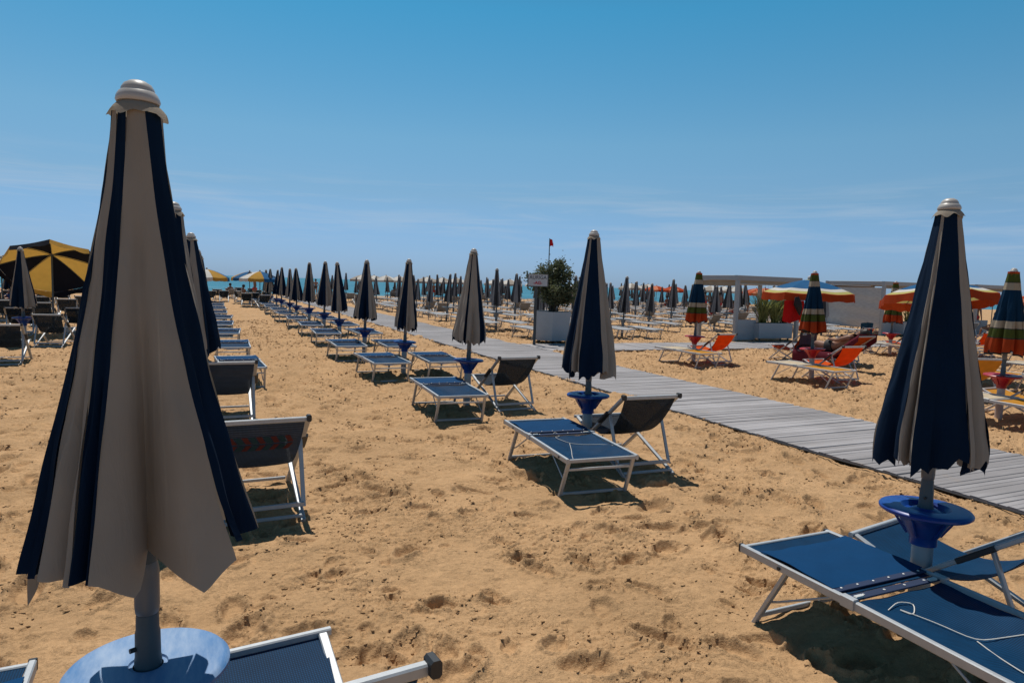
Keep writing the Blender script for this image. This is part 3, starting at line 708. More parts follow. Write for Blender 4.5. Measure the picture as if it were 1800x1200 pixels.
for k, (u, v) in enumerate([(-3.88, 19.04), (-3.9, 32.5), (-7.8, 36.0), (-7.6, 43.0)]):
    place(VAR[(k+3) % 4], u, v, rnd.uniform(0, 6.28), ['closed taupe and navy umbrella at the left edge in front of the yellow parasol', 'closed navy umbrella far left behind the yellow parasol', 'closed umbrella far left among dark deck chairs', 'most distant closed umbrella on the far left'][k], 'umbrella', 'closed navy and taupe umbrellas', lean=(R(-1), R(.5)))

# ---- blue sunbeds and deck chairs
BED = sunbed('sunbed', ALU, SLING, SHADE)
BG = 'blue sunbeds beside the navy umbrellas'
place(BED, 3.055, 1.99, 0, 'nearest blue sunbed at lower right, folded sunshade and white cord on it', 'sunbed', BG)
place(BED, 3.10, 5.49, R(-4.5), 'blue sunbed with a white cord, beside the deck chair nearest the big planter', 'sunbed', BG)
place(BED, 3.02, 8.72, R(-3), 'blue sunbed left of the deck chair, third sunbed along the boardwalk row', 'sunbed', BG)
for k, (u, v) in enumerate(UPOS):
    a = rnd.uniform(-4, 4)
    place(BED, u-.50, v-.45+rnd.uniform(-.15, .15), R(a), f'flat blue sunbed on the aisle side of the {ORD[k+3]} umbrella along the boardwalk', 'sunbed', BG)
    place(BED, u+.55, v-.40+rnd.uniform(-.15, .2), R(rnd.uniform(-4, 4)), f'flat blue sunbed on the boardwalk side of the {ORD[k+3]} umbrella in its row', 'sunbed', BG)
for k, (u, v) in enumerate(LPOS[2:]+[(-.1, 25.8), (-.15, 29.2), (-.1, 32.5), (-.1, 35.8), (-.1, 39)]):
    place(BED, u+.62+rnd.uniform(-.06, .06), v-.3+rnd.uniform(-.2, .2), R(rnd.uniform(-4, 4)), f'blue sunbed showing past the biggest umbrella, {ORD[k]} behind the deck chairs', 'sunbed', BG)
place(BED, -.88, 2.02, R(2), 'blue sunbed behind the pale blue tray at the bottom left corner', 'sunbed', BG)
place(BED, -.60, 5.95, R(2), 'blue sunbed glimpsed under the hem of the biggest umbrella', 'sunbed', BG)
CH = deckchair('deck_chair', ALU, SLINGD)
CHC = deckchair('deck_chair', ALU, mat('sunlit grey blue mesh sling', (.034, .052, .085), .7, .14, 9, weave=36, trans=.18, alpha=.09), chevrons=True)  # lighter base colour stands for sun shining through the mesh
CHB = deckchair('deck_chair', ALU, SLING)
SLINGG = mat('sunlit grey blue mesh sling', (.034, .052, .085), .7, .14, 9, weave=36, trans=.18, alpha=.09)  # same sling tone, sunlight through the mesh put into its colour
CHG = deckchair('deck_chair', ALU, SLINGG)
CG = 'dark mesh deck chairs'
place(CH, 3.92, 5.73, R(-2), 'dark mesh deck chair right of the umbrella pole in front of the planter', 'deck chair', CG)
place(CH, *[x for x in (4.02, 9.05)], R(3), 'dark mesh deck chair beside the umbrella with the wide taupe panel', 'deck chair', CG)
place(CHB, 3.82, 2.2, R(9), 'deck chair cut by the right edge, behind the nearest blue sunbed', 'deck chair', CG)
place(CHC, .36, 5.55, R(2), 'dark mesh deck chair with faded red and teal chevrons behind the biggest umbrella', 'deck chair', CG)
place(CHG, .24, 9.1, R(0), 'plain dark deck chair behind the chevron one, at the left of the aisle', 'deck chair', CG)
place(CHB, .19, 2.10, R(6), 'blue deck chair seen from above at the bottom edge beside the pale blue tray', 'deck chair', CG)
for k, (u, v, a) in enumerate([(-3.45, 15.55, 3), (-3.28, 19.05, -8), (-3.3, 22.6, 6), (-3.2, 26.0, 0), (-4.6, 22.3, 5), (-4.7, 25.8, -4), (-3.3, 29.4, 3), (-4.6, 29.3, 2), (-3.1, 32.6, 0), (-7.2, 36, 0), (-8.4, 36.2, 4), (-3.2, 36, 2), (-7.1, 39.4, 3), (-8.5, 39.6, -3), (-4.6, 33, 3), (-4.5, 36.4, 0), (-7.0, 43, 2), (-4.4, 40, 2), (-3.2, 39.6, 0), (-6.0, 27.4, 8), (-7.3, 30.2, -5), (-8.2, 32.6, 3), (-5.8, 31.4, 2)]):
    lab = ['dark deck chair cut by the left edge of the picture', 'dark deck chair just behind the closed umbrella at the left edge', 'dark deck chair under the tilted yellow parasol'][k] if k < 3 else f'dark deck chair far left, {ORD[k-3]} in the crowd behind the yellow parasol'
    place(CH, u, v, R(a), lab, 'deck chair', CG)

for k, (px, d) in enumerate([(366, 44), (380, 50), (392, 46), (404, 55), (420, 47), (432, 41), (446, 43), (460, 38), (452, 52), (470, 47), (414, 60), (440, 58)]):
    u_, v_ = along(px, d); place(CH, u_, v_, R(rnd.uniform(-20, 20)), f'dark deck chair at the far end of the aisle, {ORD[k]} of its crowd', 'deck chair', CG)
# ---- white cords on the two nearest sunbeds
def cord(pts, label, bed=None):
    if bed:
        bx, by, br = bed; q = []
        for (x, y, z) in pts:
            dx, dy = x-bx, y-by; lx = dx*math.cos(br)+dy*math.sin(br); ly = -dx*math.sin(br)+dy*math.cos(br); t = (ly+.695)/(.09-.015+.695); xx = min(1, abs(lx)/.32)
            q.append((x, y, .394 if ly > .07 else .372-.055*(1-xx**2)*(1-abs(t*2-1)**2.2)-.045*max(0, 1-t)**3*(1-xx**2)))
        pts = q
    P = []
    for i in range(len(pts)-1):
        a, b_ = Vector(pts[i]), Vector(pts[i+1])
        for k in range(4): P.append(a.lerp(b_, k/4))
    P.append(Vector(pts[-1]))
    for _ in range(2): P = [P[0]]+[(P[i-1]+2*P[i]+P[i+1])/4 for i in range(1, len(P)-1)]+[P[-1]]
    tag(MB().tube(P, .0026, 6).build('cord', ROPE), label, 'cord', 'white cords on the sunbeds')
cord([(2.86, 1.98, .392), (2.98, 2.02, .40), (3.06, 1.99, .392), (2.96, 1.92, .385), (2.92, 1.99, .392), (3.02, 1.86, .365), (3.06, 1.70, .352), (3.20, 1.66, .352), (3.40, 1.56, .372)], 'white cord lying across the mesh of the nearest blue sunbed', (3.055, 1.99, 0.))
cord([(3.06, 1.70, .353), (3.02, 1.60, .350), (2.97, 1.46, .352), (2.94, 1.33, .358), (2.9, 1.24, .366)], 'loose end of white cord drooping over the nearest sunbed', (3.055, 1.99, 0.))
cord([(3.02, 5.58, .392), (3.07, 5.63, .396), (3.08, 5.55, .39), (3.01, 5.55, .39), (3.10, 5.40, .352), (3.22, 5.32, .345), (3.36, 5.18, .352), (3.44, 4.93, .375)], 'white cord lying on the sunbed in front of the planter', (3.10, 5.49, R(-4.5)))
cord([(3.10, 5.40, .353), (3.02, 5.22, .345), (2.90, 5.0, .352), (2.83, 4.86, .372)], 'second white cord tied to the corner of the sunbed near the planter', (3.10, 5.49, R(-4.5)))

# ---- striped umbrellas and orange seats right of the boardwalk
SG = 'closed striped umbrellas right of the boardwalk'
STR = []
for k in range(3):
    cs = closed_canopy(60+k, L=1.175, r0=.075, r1=.285, z1=1.05, cols=12, rows=40, bands=BANDS, fold=(.35, .75), teeth=.0, pw=1.15)
    STR.append(closed_umbrella('striped_umbrella', cs, STRIPE_M, top=2.28, z1=1.05, tray_m=TRAYR, post_m=mat('pinkish white post', (.50, .40, .36), .5, .08, 8), ruffle=S_ORANGE, tray_r=.25))
SPOS = [(10.96, 6.09, 'closed striped umbrella with a red tray near the right edge'), (11.48, 10.03, 'closed striped umbrella in front of the open blue and orange parasol'), (11.01, 13.2, 'closed striped umbrella on the sand just before the cross walkway'),
        (19.3, 14.0, 'closed striped umbrella half hidden under the open orange parasol'), (14.6, 6.6, 'closed striped umbrella cut by the right edge'), (10.9, 2.6, 'closed striped umbrella standing outside the right edge'), (14.8, 10.4, 'closed striped umbrella behind the biggest umbrella on the right'), (22.0, 13.5, 'closed striped umbrella farther right before the grey screens'), (22, 10, 'closed striped umbrella at the right among orange seats'),
        (26.5, 25, 'closed striped umbrella beyond the right grey shelter'), (31, 24, 'closed striped umbrella behind the far shelter')]
for k, (u, v, lab) in enumerate(SPOS):
    if k in (5, 6): continue
    place(STR[k % 3], u, v, rnd.uniform(0, 6), lab, 'umbrella', SG, lean=(R(rnd.uniform(-1.5, 1.5)), R(rnd.uniform(-1.5, 1.5))))
OB = sunbed('sunbed', WFRAME, YELLOW, None, head=CREAM)
OC = deckchair('deck_chair', WFRAME, ORANGE)
YC = deckchair('deck_chair', WFRAME, YELLOW)
OG = 'orange and yellow seats right of the boardwalk'
where = ['near the right edge', 'by the middle striped umbrella', 'just before the cross walkway', 'under the open orange parasol', 'cut by the right edge', None, None, 'before the grey screens', 'at the far right', 'beyond the right shelter', 'behind the far shelter']
for k, (u, v, lab) in enumerate(SPOS):
    if where[k] is None: continue
    place(OB, u-.52, v-.40, R(rnd.uniform(-4, 4)), f'yellow and cream sunbed with white frame {where[k]}', 'sunbed', OG)
    place(OC if k in (1, 2, 3, 7, 9) else YC, u+.42, v-.15, R(rnd.uniform(-6, 6)), f"{'orange' if k in (1, 2, 3, 7, 9) else 'yellow'} deck chair with white frame {where[k]}", 'deck chair', OG)
for k, (u, v) in enumerate([(12.6, 7.6), (14.2, 8.4), (15.6, 7.4), (13.2, 5.4), (16.2, 10.2), (17.0, 8.6), (15.4, 12.6), (20.0, 11.8), (19.0, 9.4)]):
    place(OB if k % 2 else YC, u, v, R(rnd.uniform(-25, 25)), f"{'yellow and cream sunbed' if k % 2 else 'yellow deck chair'} with white frame, {ORD[k]} in the sand behind the large right umbrella", 'sunbed' if k % 2 else 'deck chair', OG)

OBANDS = [(0.02, .10, 2), (.10, .74, 0), (.74, .87, 1), (.87, .98, 2), (.98, 1, 3)]
OM = [S_BLUE, S_WHITE, S_LIME, S_ORANGE]
def put_open(o, u, v, lab, rz=0., group='open parasols'):
    o.location = (u, v, gz(u, v)); o.rotation_euler = (0, 0, rz); return tag(o, lab, 'umbrella', group)
OU = open_umbrella('open_parasol', 1.18, 2.18, .36, OM, 'bands', OBANDS, val=.18, pole_m=WFRAME, nseg=8)
u_, v_ = along(1416, 18.0)
put_open(OU, u_, v_, 'open blue white and orange parasol behind the middle striped umbrella', .25)
O1 = (u_, v_)
OU2 = open_umbrella('open_parasol', 1.18, 2.18, .36, OM, 'bands', OBANDS, val=.18, pole_m=WFRAME, nseg=8, tilt=(R(-9), R(-30)))
u_, v_ = along(1638, 15.4)
put_open(OU2, u_, v_, 'open orange rimmed parasol half hidden behind the large umbrella on the right', .1)
OY = open_umbrella('open_parasol', 1.22, 2.22, .42, [S_YEL, BLACKC], 'panels', val=.16, nseg=8, tilt=(R(-36), R(-12)))
put_open(OY, -3.9, 22.5, 'open yellow and navy parasol tilted to the sea at the left, underside showing', .35)
OW = open_umbrella('open_parasol', 1.1, 2.15, .40, [S_WHITE, TAUPE], 'panels', val=.16, nseg=8)
u_, v_ = along(2, 24); put_open(OW, u_, v_, 'open white parasol cut by the left edge', .2)
OBY = open_umbrella('open_parasol', 1.15, 2.1, .42, [S_BLUE, BLACKC, S_WHITE, S_YEL], 'panels', val=.18, nseg=8)
def copy_open(src, u, v, lab, rz, sc=1., group='open parasols'):
    c = copy_tree(src); c.scale = (sc,)*3
    return put_open(c, u, v, lab, rz, group)
u_, v_ = along(437, 44); put_open(OBY, u_, v_, 'open blue yellow and white parasol at the far end of the sand aisle', .5)
u_, v_ = along(455, 40); copy_open(OBY, u_, v_, 'open blue and white parasol beside the last umbrellas of the row', 1.7)
u_, v_ = along(362, 36); copy_open(OBY, u_, v_, 'open blue and yellow parasol peeking out right of the biggest umbrella', 2.6)
u_, v_ = along(30, 33); copy_open(OBY, u_, v_, 'open blue parasol far behind the yellow one at the left', .9)
u_, v_ = along(-5, 27); copy_open(OY, u_, v_, 'yellow parasol sliver at the left edge', 2.1)
# white parasols by the water
fx = [(636, 60), (655, 66), (676, 64), (700, 66), (748, 64), (775, 66), (800, 65), (868, 66), (893, 62), (940, 66), (1020, 64), (1106, 62), (1135, 66), (1245, 60), (1268, 62), (1290, 58)]
for k, (px, d) in enumerate(fx):
    u_, v_ = along(px, d)
    copy_open(OW, u_, min(v_, 76), f'open white and taupe parasol by the water, {ORD[k]} counted from the left', rnd.uniform(0, 1), 1.05, 'white parasols by the water')
OO = open_umbrella('open_parasol', 1.15, 2.1, .36, [mat('coral canvas', (.62, .22, .12), .8, .1, 5, trans=.3), S_ORANGE], 'panels', val=.16, nseg=8)
fx = [(1150, 62), (1180, 60), (1325, 52), (1340, 46), (1700, 34), (1740, 40), (1770, 36), (1795, 42), (1455, 50), (1600, 44)]
for k, (px, d) in enumerate(fx):
    u_, v_ = along(px, d)
    (put_open(OO, u_, v_, 'open coral parasol by the water, leftmost of the coral ones', .3, 'coral parasols') if k == 0 else copy_open(OO, u_, v_, f'open coral parasol in the far crowd, {ORD[k]} counted from the left', rnd.uniform(0, 1), 1., 'coral parasols'))

# ---- the grey field beyond the planter
GV = []
for k in range(4):
    cg = closed_canopy(80+k, L=1.315, r0=.055, r1=.20+.03*k, z1=.95, cols=4, rows=12, phase=k % 2, fold=(.35, .7), teeth=.03)
    GV.append(closed_umbrella('closed_umbrella', cg, [GREY_C, CHAR_C], top=2.32, z1=.95, tray_m=TRAYG, post_m=TRAYG, tray='square', hi=False, ruffle=GREY_C))
GB = sunbed('sunbed', GFRAME, GSLING, None, hi=False)
GBF = merge_single(sunbed('sunbed', GFRAME, GSLING, None, hi=False), 'sunbed')
GCF = merge_single(deckchair('deck_chair', GFRAME, mat('mid grey mesh sling', (.22, .225, .235), .7, .2, 9, trans=.2), hi=False), 'deck_chair')
for o in (GBF, GCF): PROTO_USED.discard(o.name)
nst = 0; nb = 0
def band(v): return 'nearest rows, just beyond the planter and cross walkway' if v < 31 else ('middle rows of the grey field' if v < 46 else 'far rows of the grey field by the water')
GVF = [merge_single(copy_tree(g), 'closed_umbrella') for g in GV]
def far_umb(g, u, v, lab):
    return place(g, u, v, rnd.uniform(0, 6.28), lab, 'umbrella', 'closed grey umbrellas in '+band(v), scale=rnd.uniform(.84, 1.06), lean=(R(rnd.uniform(-4, 4)), R(rnd.uniform(-4, 4))))
for j in range(16):
    for i in range(18):
        u = 10.4+3.5*i+rnd.uniform(-.15, .15); v = 20.9+(3.0*j if j < 8 else 24+3.6*(j-8))+rnd.uniform(-.15, .15)
        px, Z = to_px(u, v)
        if px > 1460 or v > 68 or (px > 1330 and v > 42) or (u > 16.4 and u < 22.5 and v < 23.5): continue
        nst += 1
        dist = band(v)
        near = v < 31
        if not (j == 0 and i in (0,)) : pass
        open_row = rnd.random()
        if near: place(GV[nst % 4], u, v, rnd.uniform(0, 6.28), 'closed grey and charcoal umbrella in the '+dist, 'umbrella', 'closed grey umbrellas in '+dist, scale=rnd.uniform(.88, 1.05), lean=(R(rnd.uniform(-3.5, 3.5)), R(rnd.uniform(-3.5, 3.5))))
        elif open_row < .9: far_umb(GVF[nst % 4], u, v, 'closed grey and charcoal umbrella in the '+dist)
        for sd in (-1, 1):
            if v > 46 and sd == 1 and rnd.random() < .6: continue
            if rnd.random() < .11:
                place(GCF, u+sd*.55, v-.3, R(rnd.uniform(-10, 10)), 'grey framed deck chair in the '+dist, 'deck chair', 'grey deck chairs in '+dist)
            else:
                nb += 1
                place(GB if near and nb < 60 else GBF, u+sd*.56, v-.4+rnd.uniform(-.2, .2), R(rnd.uniform(-7, 7)), 'flat grey sunbed in the '+dist, 'sunbed', 'grey sunbeds in '+dist)
print('grey stations', nst, 'beds', nb)

# ---- sign, planter, shelters
def text_mesh(txt, size, material, parent, loc, name='lettering', ex=.0015, sx=1., bold=0.):
    cu = bpy.data.curves.new('t', 'FONT'); cu.body = txt; cu.size = size; cu.align_x = 'CENTER'; cu.extrude = ex; cu.offset = bold
    o = bpy.data.objects.new('t', cu); COL.objects.link(o); dg = bpy.context.evaluated_depsgraph_get()
    me = bpy.data.meshes.new_from_object(o.evaluated_get(dg)); bpy.data.objects.remove(o)
    for v in me.vertices:
        x, y, z = v.co; v.co = (x*sx, -z, y)
    me.materials.clear(); me.materials.append(material)
    t = link(name, me, parent, loc); return t
sg = empty('direction_sign', (8.87, 17.79, 0), -R(24.6)-R(3)); tag(sg, 'grey sign board on a dark post reading AURIGA -AG-, beside the big planter', 'sign')
MB().bar((0, 0, -.1), (0, 0, 1.79), .085, .085, up=(0, 1, 0)).build('post', DPOST, sg)
bd = MB().box((.05, -.06, 1.945), (.56, .03, .34), ch=.004).build('board', SIGNW, sg)
fr = MB()
for z in (1.770, 2.120): fr.bar((-.24, -.062, z), (.34, -.062, z), .04, .014)
for x in (-.24, .34): fr.bar((x, -.062, 1.763), (x, -.062, 2.127), .04, .014)
fr.build('frame', DPOST, bd)
text_mesh('AURIGA', .150, INKD, bd, (.05, -.0775, 1.98), sx=.93)
text_mesh('-AG-', .125, INKR, bd, (.05, -.0775, 1.83), bold=.004)
# hexagonal planter
pl = empty('hexagonal_planter', (9.95, 18.75, 0), R(4)); tag(pl, 'big light grey hexagonal planter standing behind the sign post', 'planter')
hb = MB()
def hexr(r0, r1, z0, z1, cap0, cap1, inner=None):
    vs = [(r*math.cos(k*math.pi/3), r*math.sin(k*math.pi/3), z) for r, z in ((r0, z0), (r1, z1)) for k in range(6)]
    fs = [(k, (k+1) % 6, 6+(k+1) % 6, 6+k) for k in range(6)]
    if cap0: fs.append(tuple(range(5, -1, -1)))
    if inner:
        vs += [(inner*math.cos(k*math.pi/3), inner*math.sin(k*math.pi/3), z) for z in (z1, z1-.12) for k in range(6)]
        fs += [(6+k, 6+(k+1) % 6, 12+(k+1) % 6, 12+k) for k in range(6)]+[(12+k, 12+(k+1) % 6, 18+(k+1) % 6, 18+k) for k in range(6)]+[tuple(range(18, 24))]
    return vs, fs
hb.add(*hexr(.58, .66, .10, 1.0, True, False, .61)); hb.build('pot', STONE, pl, smooth=False)
for k in range(3):
    a = k*2.094+.3; MB().tube([(.4*math.cos(a), .4*math.sin(a), -.03), (.4*math.cos(a), .4*math.sin(a), .12)], .04, 8).build('foot', DPOST, pl)
MB().lathe([(.001, .885), (.60, .885)], 6, close=False).build('soil', BARK, pl)
def shrub(name, loc, rx, rz_, cz, n, label, seed, leaf=.06):
    rg = random.Random(seed); root = empty(name, loc); tag(root, label, 'shrub')
    st = MB(); tips = []
    for k in range(46):
        a = rg.uniform(0, 6.28); e = rg.random()**.6; hz = rg.uniform(-.55, 1.0)
        rr = math.sqrt(max(.05, 1-hz*hz))*rx*rg.uniform(.45, 1.08)*(1+.16*math.sin(a*3+1)+.1*math.sin(a*5+hz*4))
        tip = Vector((rr*math.cos(a), rr*math.sin(a), cz+hz*rz_*rg.uniform(.8, 1.06)))
        base = Vector((rg.uniform(-.1, .1), rg.uniform(-.1, .1), 0)); mid = base.lerp(tip, .5)+Vector((-.12*math.cos(a), -.12*math.sin(a), .1))
        st.tube([base, mid, tip], [.014, .009, .003], 5); tips.append((mid, tip))
    st.build('stem', BARK, root)
    lf = MB()
    for _ in range(n):
        m, t = rg.choice(tips); q = rg.random()**.55; c = m.lerp(t, q)+Vector((rg.gauss(0, .085), rg.gauss(0, .085), rg.gauss(0, .085)))
        if rg.random() < .03: c += Vector((rg.gauss(0, .12), rg.gauss(0, .12), abs(rg.gauss(0, .12))))
        d = Vector((rg.uniform(-1, 1), rg.uniform(-1, 1), rg.uniform(-.3, 1))).normalized(); s_ = d.cross(Vector((rg.uniform(-1, 1), rg.uniform(-1, 1), rg.uniform(-1, 1)))).normalized()
        L_ = leaf*rg.uniform(.6, 1.3); w = L_*.36; up = d.cross(s_)*L_*.1
        lf.add([c, c+d*L_*.5+s_*w+up, c+d*L_, c+d*L_*.5-s_*w+up], [(0, 1, 2), (0, 2, 3)])
    lf.build('foliage', LEAF, root, smooth=False)
    return root
shrub('potted_shrub', (9.95, 18.75, .89), .80, .90, .90, 8600, 'rounded olive green shrub growing in the hexagonal planter', 4, .075)
def blades(name, loc, n, h, spread, m, label, seed):
    rg = random.Random(seed); root = empty(name, loc); tag(root, label, 'plant'); b = MB()
    for _ in range(n):
        a = rg.uniform(0, 6.28); lean = rg.random()**.8*spread; L_ = h*rg.uniform(.6, 1.1); w = rg.uniform(.012, .022)
        d = Vector((math.cos(a), math.sin(a), 0)); s_ = Vector((-d.y, d.x, 0)); b0 = Vector((rg.gauss(0, .06), rg.gauss(0, .06), 0)); P = []
        for k in range(6):
            t = k/5; P.append(b0+d*(lean*L_*(t+.5*t*t))+Vector((0, 0, L_*(t-.35*lean*t*t*1.6))))
        vs = []
        for k, p in enumerate(P):
            ww = w*(1-(k/5)**2)+.001; vs += [p-s_*ww, p+s_*ww]
        b.add(vs, [(2*k, 2*k+1, 2*k+3, 2*k+2) for k in range(5)])
    b.build('leaves', m, root); return root
def trough(u, v, lab, rz=0.):
    t = empty('trough_planter', (u, v, .03 if 16 < v < 18.1 else 0), rz); tag(t, lab, 'planter', 'long grey trough planters')
    w, d, h = .82, .26, .56; b = MB(); z0 = .12
    b.bar((-w, 0, z0+h/2), (w, 0, z0+h/2), d*2, h, ch=.03)
    for s in (-1, 1): b.bar((-w-.01, s*(d+.004), z0+h-.02), (w+.01, s*(d+.004), z0+h-.02), .02, .05)
    b.build('box', STONE, t)
    for sx in (-1, 1):
        for sy in (-1, 1): MB().bar((sx*(w-.12), sy*(d-.08), -.02), (sx*(w-.12), sy*(d-.08), z0+.02), .05, .05, up=(0, 1, 0)).build('foot', DPOST, t)
    MB().bar((-w+.04, 0, z0+h+.003), (w-.04, 0, z0+h+.003), d*1.8, .012).build('soil', BARK, t)
    return t
trough(19.15, 18.72, 'long grey trough planter with spiky plants in front of the left shelter')
blades('spiky_plant', (18.75, 18.72, .68), 150, 1.42, .66, BLADE, 'tall yellow green spiky plant at the left end of the trough', 3)
blades('spiky_plant', (19.35, 18.72, .68), 130, 1.28, .66, BLADE, 'yellow green spiky plant in the middle of the trough', 8)
blades('spiky_plant', (19.8, 18.74, .68), 110, 1.05, .68, BLADE2, 'dark green spiky plant at the right end of the trough', 5)
trough(29.4, 20.4, 'pale trough planter in front of the middle shelter behind the right umbrella')
blades('spiky_plant', (29.2, 20.4, .68), 70, .85, .6, BLADE, 'spiky plant in the pale trough of the middle shelter', 6)
def shelter(u0, v0, w, d, h, lab, left_screen=False, low_panel=True):
    t = empty('shade_shelter', (u0, v0, 0)); tag(t, lab, 'shelter', 'grey post shelters beyond the cross walkway'); pw = .13
    for x in (0, w):
        for y in (0, d): MB().bar((x, y, -.1), (x, y, h-.09), pw, pw, up=(0, 1, 0), ch=.06).build('post', PGREY, t)
    for (p, q) in (((-.09, 0), (w+.09, 0)), ((-.09, d), (w+.09, d)), ((0, .07), (0, d-.07)), ((w, .07), (w, d-.07))):
        MB().bar((p[0], p[1], h), (q[0], q[1], h), .16, .18, ch=.06).build('beam', PGREY, t)
    MB().sheet(lambda a, q: (.10+(w-.2)*a, .10+(d-.2)*q, h+.02-.07*math.sin(math.pi*a)), 8, 4, .01).build('canopy', BEIGES, t)
    for (x0, x1, y) in ((.08, w-.08, d), (.08, w-.08, -.02)):
        MB().sheet(lambda a, q: (x0+(x1-x0)*a, y+.012*math.sin(a*16), h-.10-.11*q), 10, 2, .006).build('roller_blind', BEIGES, t)
        MB().tube([(x0, y, h-.215), (x1, y, h-.215)], .02, 8).build('blind_bar', S_WHITE, t)
    if low_panel:
        MB().bar((.08, 0, .42), (w*.32, 0, .42), .03, .74).build('low_panel', STONE, t)
    if left_screen:
        MB().sheet(lambda a, q: (.02*math.sin(a*7+q*3)+.012*math.sin(q*19+a*4), .09+(d-.18)*a, h-.2-(h-.55)*q+.02*math.sin(a*6)*q), 24, 24, .006).build('screen', SCREEN, t)
        MB().tube([(0, .08, .36), (0, d-.08, .36)], .018, 8).build('screen_bar', PGREY, t)
    else:
        MB().sheet(lambda a, q: (.012*math.sin(a*9), .09+(d-.18)*a, h-.10-.20*q), 10, 2, .006).build('roller_blind', BEIGES, t)
shelter(17.46, 18.75, 3.0, 1.95, 2.30, 'left grey post shelter behind the trough planter')
shelter(27.7, 20.6, 3.2, 3.0, 2.38, 'middle grey post shelter with a large grey woven screen', left_screen=True)
shelter(33.9, 20.3, 3.2, 3.0, 2.42, 'right grey post shelter near the right edge')
# flag
u_, v_ = along(960, 58); fl = empty('flag_pole', (u_, v_, gz(u_, v_))); tag(fl, 'tall thin pole flying a small red flag above the shrub', 'flag')
hz = 1.8+(503-421)/F*58
MB().tube([(0, 0, -.1), (0, 0, hz)], [.06, .04], 8).build('pole', DPOST, fl)
MB().sheet(lambda a, q: (.04+.50*a*math.cos(.5), -.12*math.sin(a*5)+.1*a, hz-.06-.62*q-.35*a*a+(.32*a*q)), 10, 8, .01).build('flag', FLAGR, fl)

# ---- towels and bags
def drape(name, fn, m, label, cat='towel', nu=14, nv=16, th=.008):
    return tag(MB().sheet(fn, nu, nv, th).build(name, m), label, cat)
du, dv = O1
drape('towel', lambda a, q: (du-1.42+.68*a, dv-.55+.03*math.sin(a*11+q*2)*q, 1.62-.52*q-.05*math.sin(a*5)*q), REDT, 'bright red towel hanging from the rim of the open blue parasol')
bag = MB().tube([(du-1.10, dv-.64, 1.72), (du-1.08, dv-.66, 1.54), (du-1.02, dv-.66, 1.42), (du-.98, dv-.65, 1.26)], [.05, .10, .08, .02], 10).build('cloth_bag', DARKST); tag(bag, 'dark cloth bag hanging in front of the red towel', 'bag')

# ---- people
def person(name, joints, edges, cat_label, loc, rz=0., hair=True, swim=None, group=None, swim_mat=SWIM, scale=1.):
    root = empty(name, loc, rz); root.scale = (scale,)*3; tag(root, cat_label, 'person', group)
    names = list(joints); me = bpy.data.meshes.new('b'); me.from_pydata([joints[n][0] for n in names], [(names.index(a), names.index(b)) for a, b in edges], [])
    o = bpy.data.objects.new('b', me); COL.objects.link(o)
    sk = o.modifiers.new('s', 'SKIN'); sk.use_smooth_shade = True; sd = o.modifiers.new('d', 'SUBSURF'); sd.levels = 2; sd.render_levels = 2
    for i, n in enumerate(names):
        r = joints[n][1]; me.skin_vertices[0].data[i].radius = r if isinstance(r, tuple) else (r, r)
    me.skin_vertices[0].data[0].use_root = True
    dg = bpy.context.evaluated_depsgraph_get(); nm = bpy.data.meshes.new_from_object(o.evaluated_get(dg)); bpy.data.objects.remove(o)
    nm.materials.clear(); nm.materials.append(SKIN); nm.polygons.foreach_set('use_smooth', [True]*len(nm.polygons))
    link('body', nm, root)
    if hair:
        h = Vector(joints['head'][0]); up = (Vector(joints['crown'][0])-h).normalized()
        b = MB(); b.lathe([(.001, .115), (.06, .10), (.095, .05), (.104, .0), (.098, -.05), (.06, -.09)], 14, close=False)
        q = Vector((0, 0, 1)).rotation_difference(up).to_matrix()
        b.v = [tuple(h+q @ Vector(v)+q @ Vector((0, -.018, .012))) for v in b.v]; b.build('hair', HAIR, root)
    if swim:
        p, q = Vector(swim[0]), Vector(swim[1])
        MB().tube([p, p.lerp(q, .5), q], [swim[2], swim[2]*1.05, swim[2]*.95], 16).build('swimwear', swim_mat, root)
    return root
def standing(kind=0):
    s = .06*kind
    J = {'pelvis': ((0, 0, .95), (.15, .10)), 'waist': ((0, 0, 1.10), (.13, .09)), 'chest': ((0, .01, 1.30), (.16, .105)), 'neck': ((0, .01, 1.49), .052), 'head': ((0, .02, 1.62), (.078, .095)), 'crown': ((0, .01, 1.71), .06)}
    E = [('pelvis', 'waist'), ('waist', 'chest'), ('chest', 'neck'), ('neck', 'head'), ('head', 'crown')]
    for sd, n in ((-1, 'l'), (1, 'r')):
        J['hip'+n] = ((sd*.09, 0, .88), .092); J['knee'+n] = ((sd*.10, .02+s*sd, .50), .058); J['ank'+n] = ((sd*.10, -.02-s*sd, .09), .038); J['toe'+n] = ((sd*.12, .14-s*sd, .03), .032)
        J['sh'+n] = ((sd*.19, 0, 1.42), .055); J['elb'+n] = ((sd*.25, -.02, 1.12), .040); J['wri'+n] = ((sd*(.24-.1*kind), .07+.1*kind, .88), .026); J['hand'+n] = ((sd*(.23-.1*kind), .09+.12*kind, .79), (.034, .018)); J['fin'+n] = ((sd*(.22-.1*kind), .11+.13*kind, .71), .012)
        E += [('pelvis', 'hip'+n), ('hip'+n, 'knee'+n), ('knee'+n, 'ank'+n), ('ank'+n, 'toe'+n), ('chest', 'sh'+n), ('sh'+n, 'elb'+n), ('elb'+n, 'wri'+n), ('wri'+n, 'hand'+n), ('hand'+n, 'fin'+n)]
    return J, E
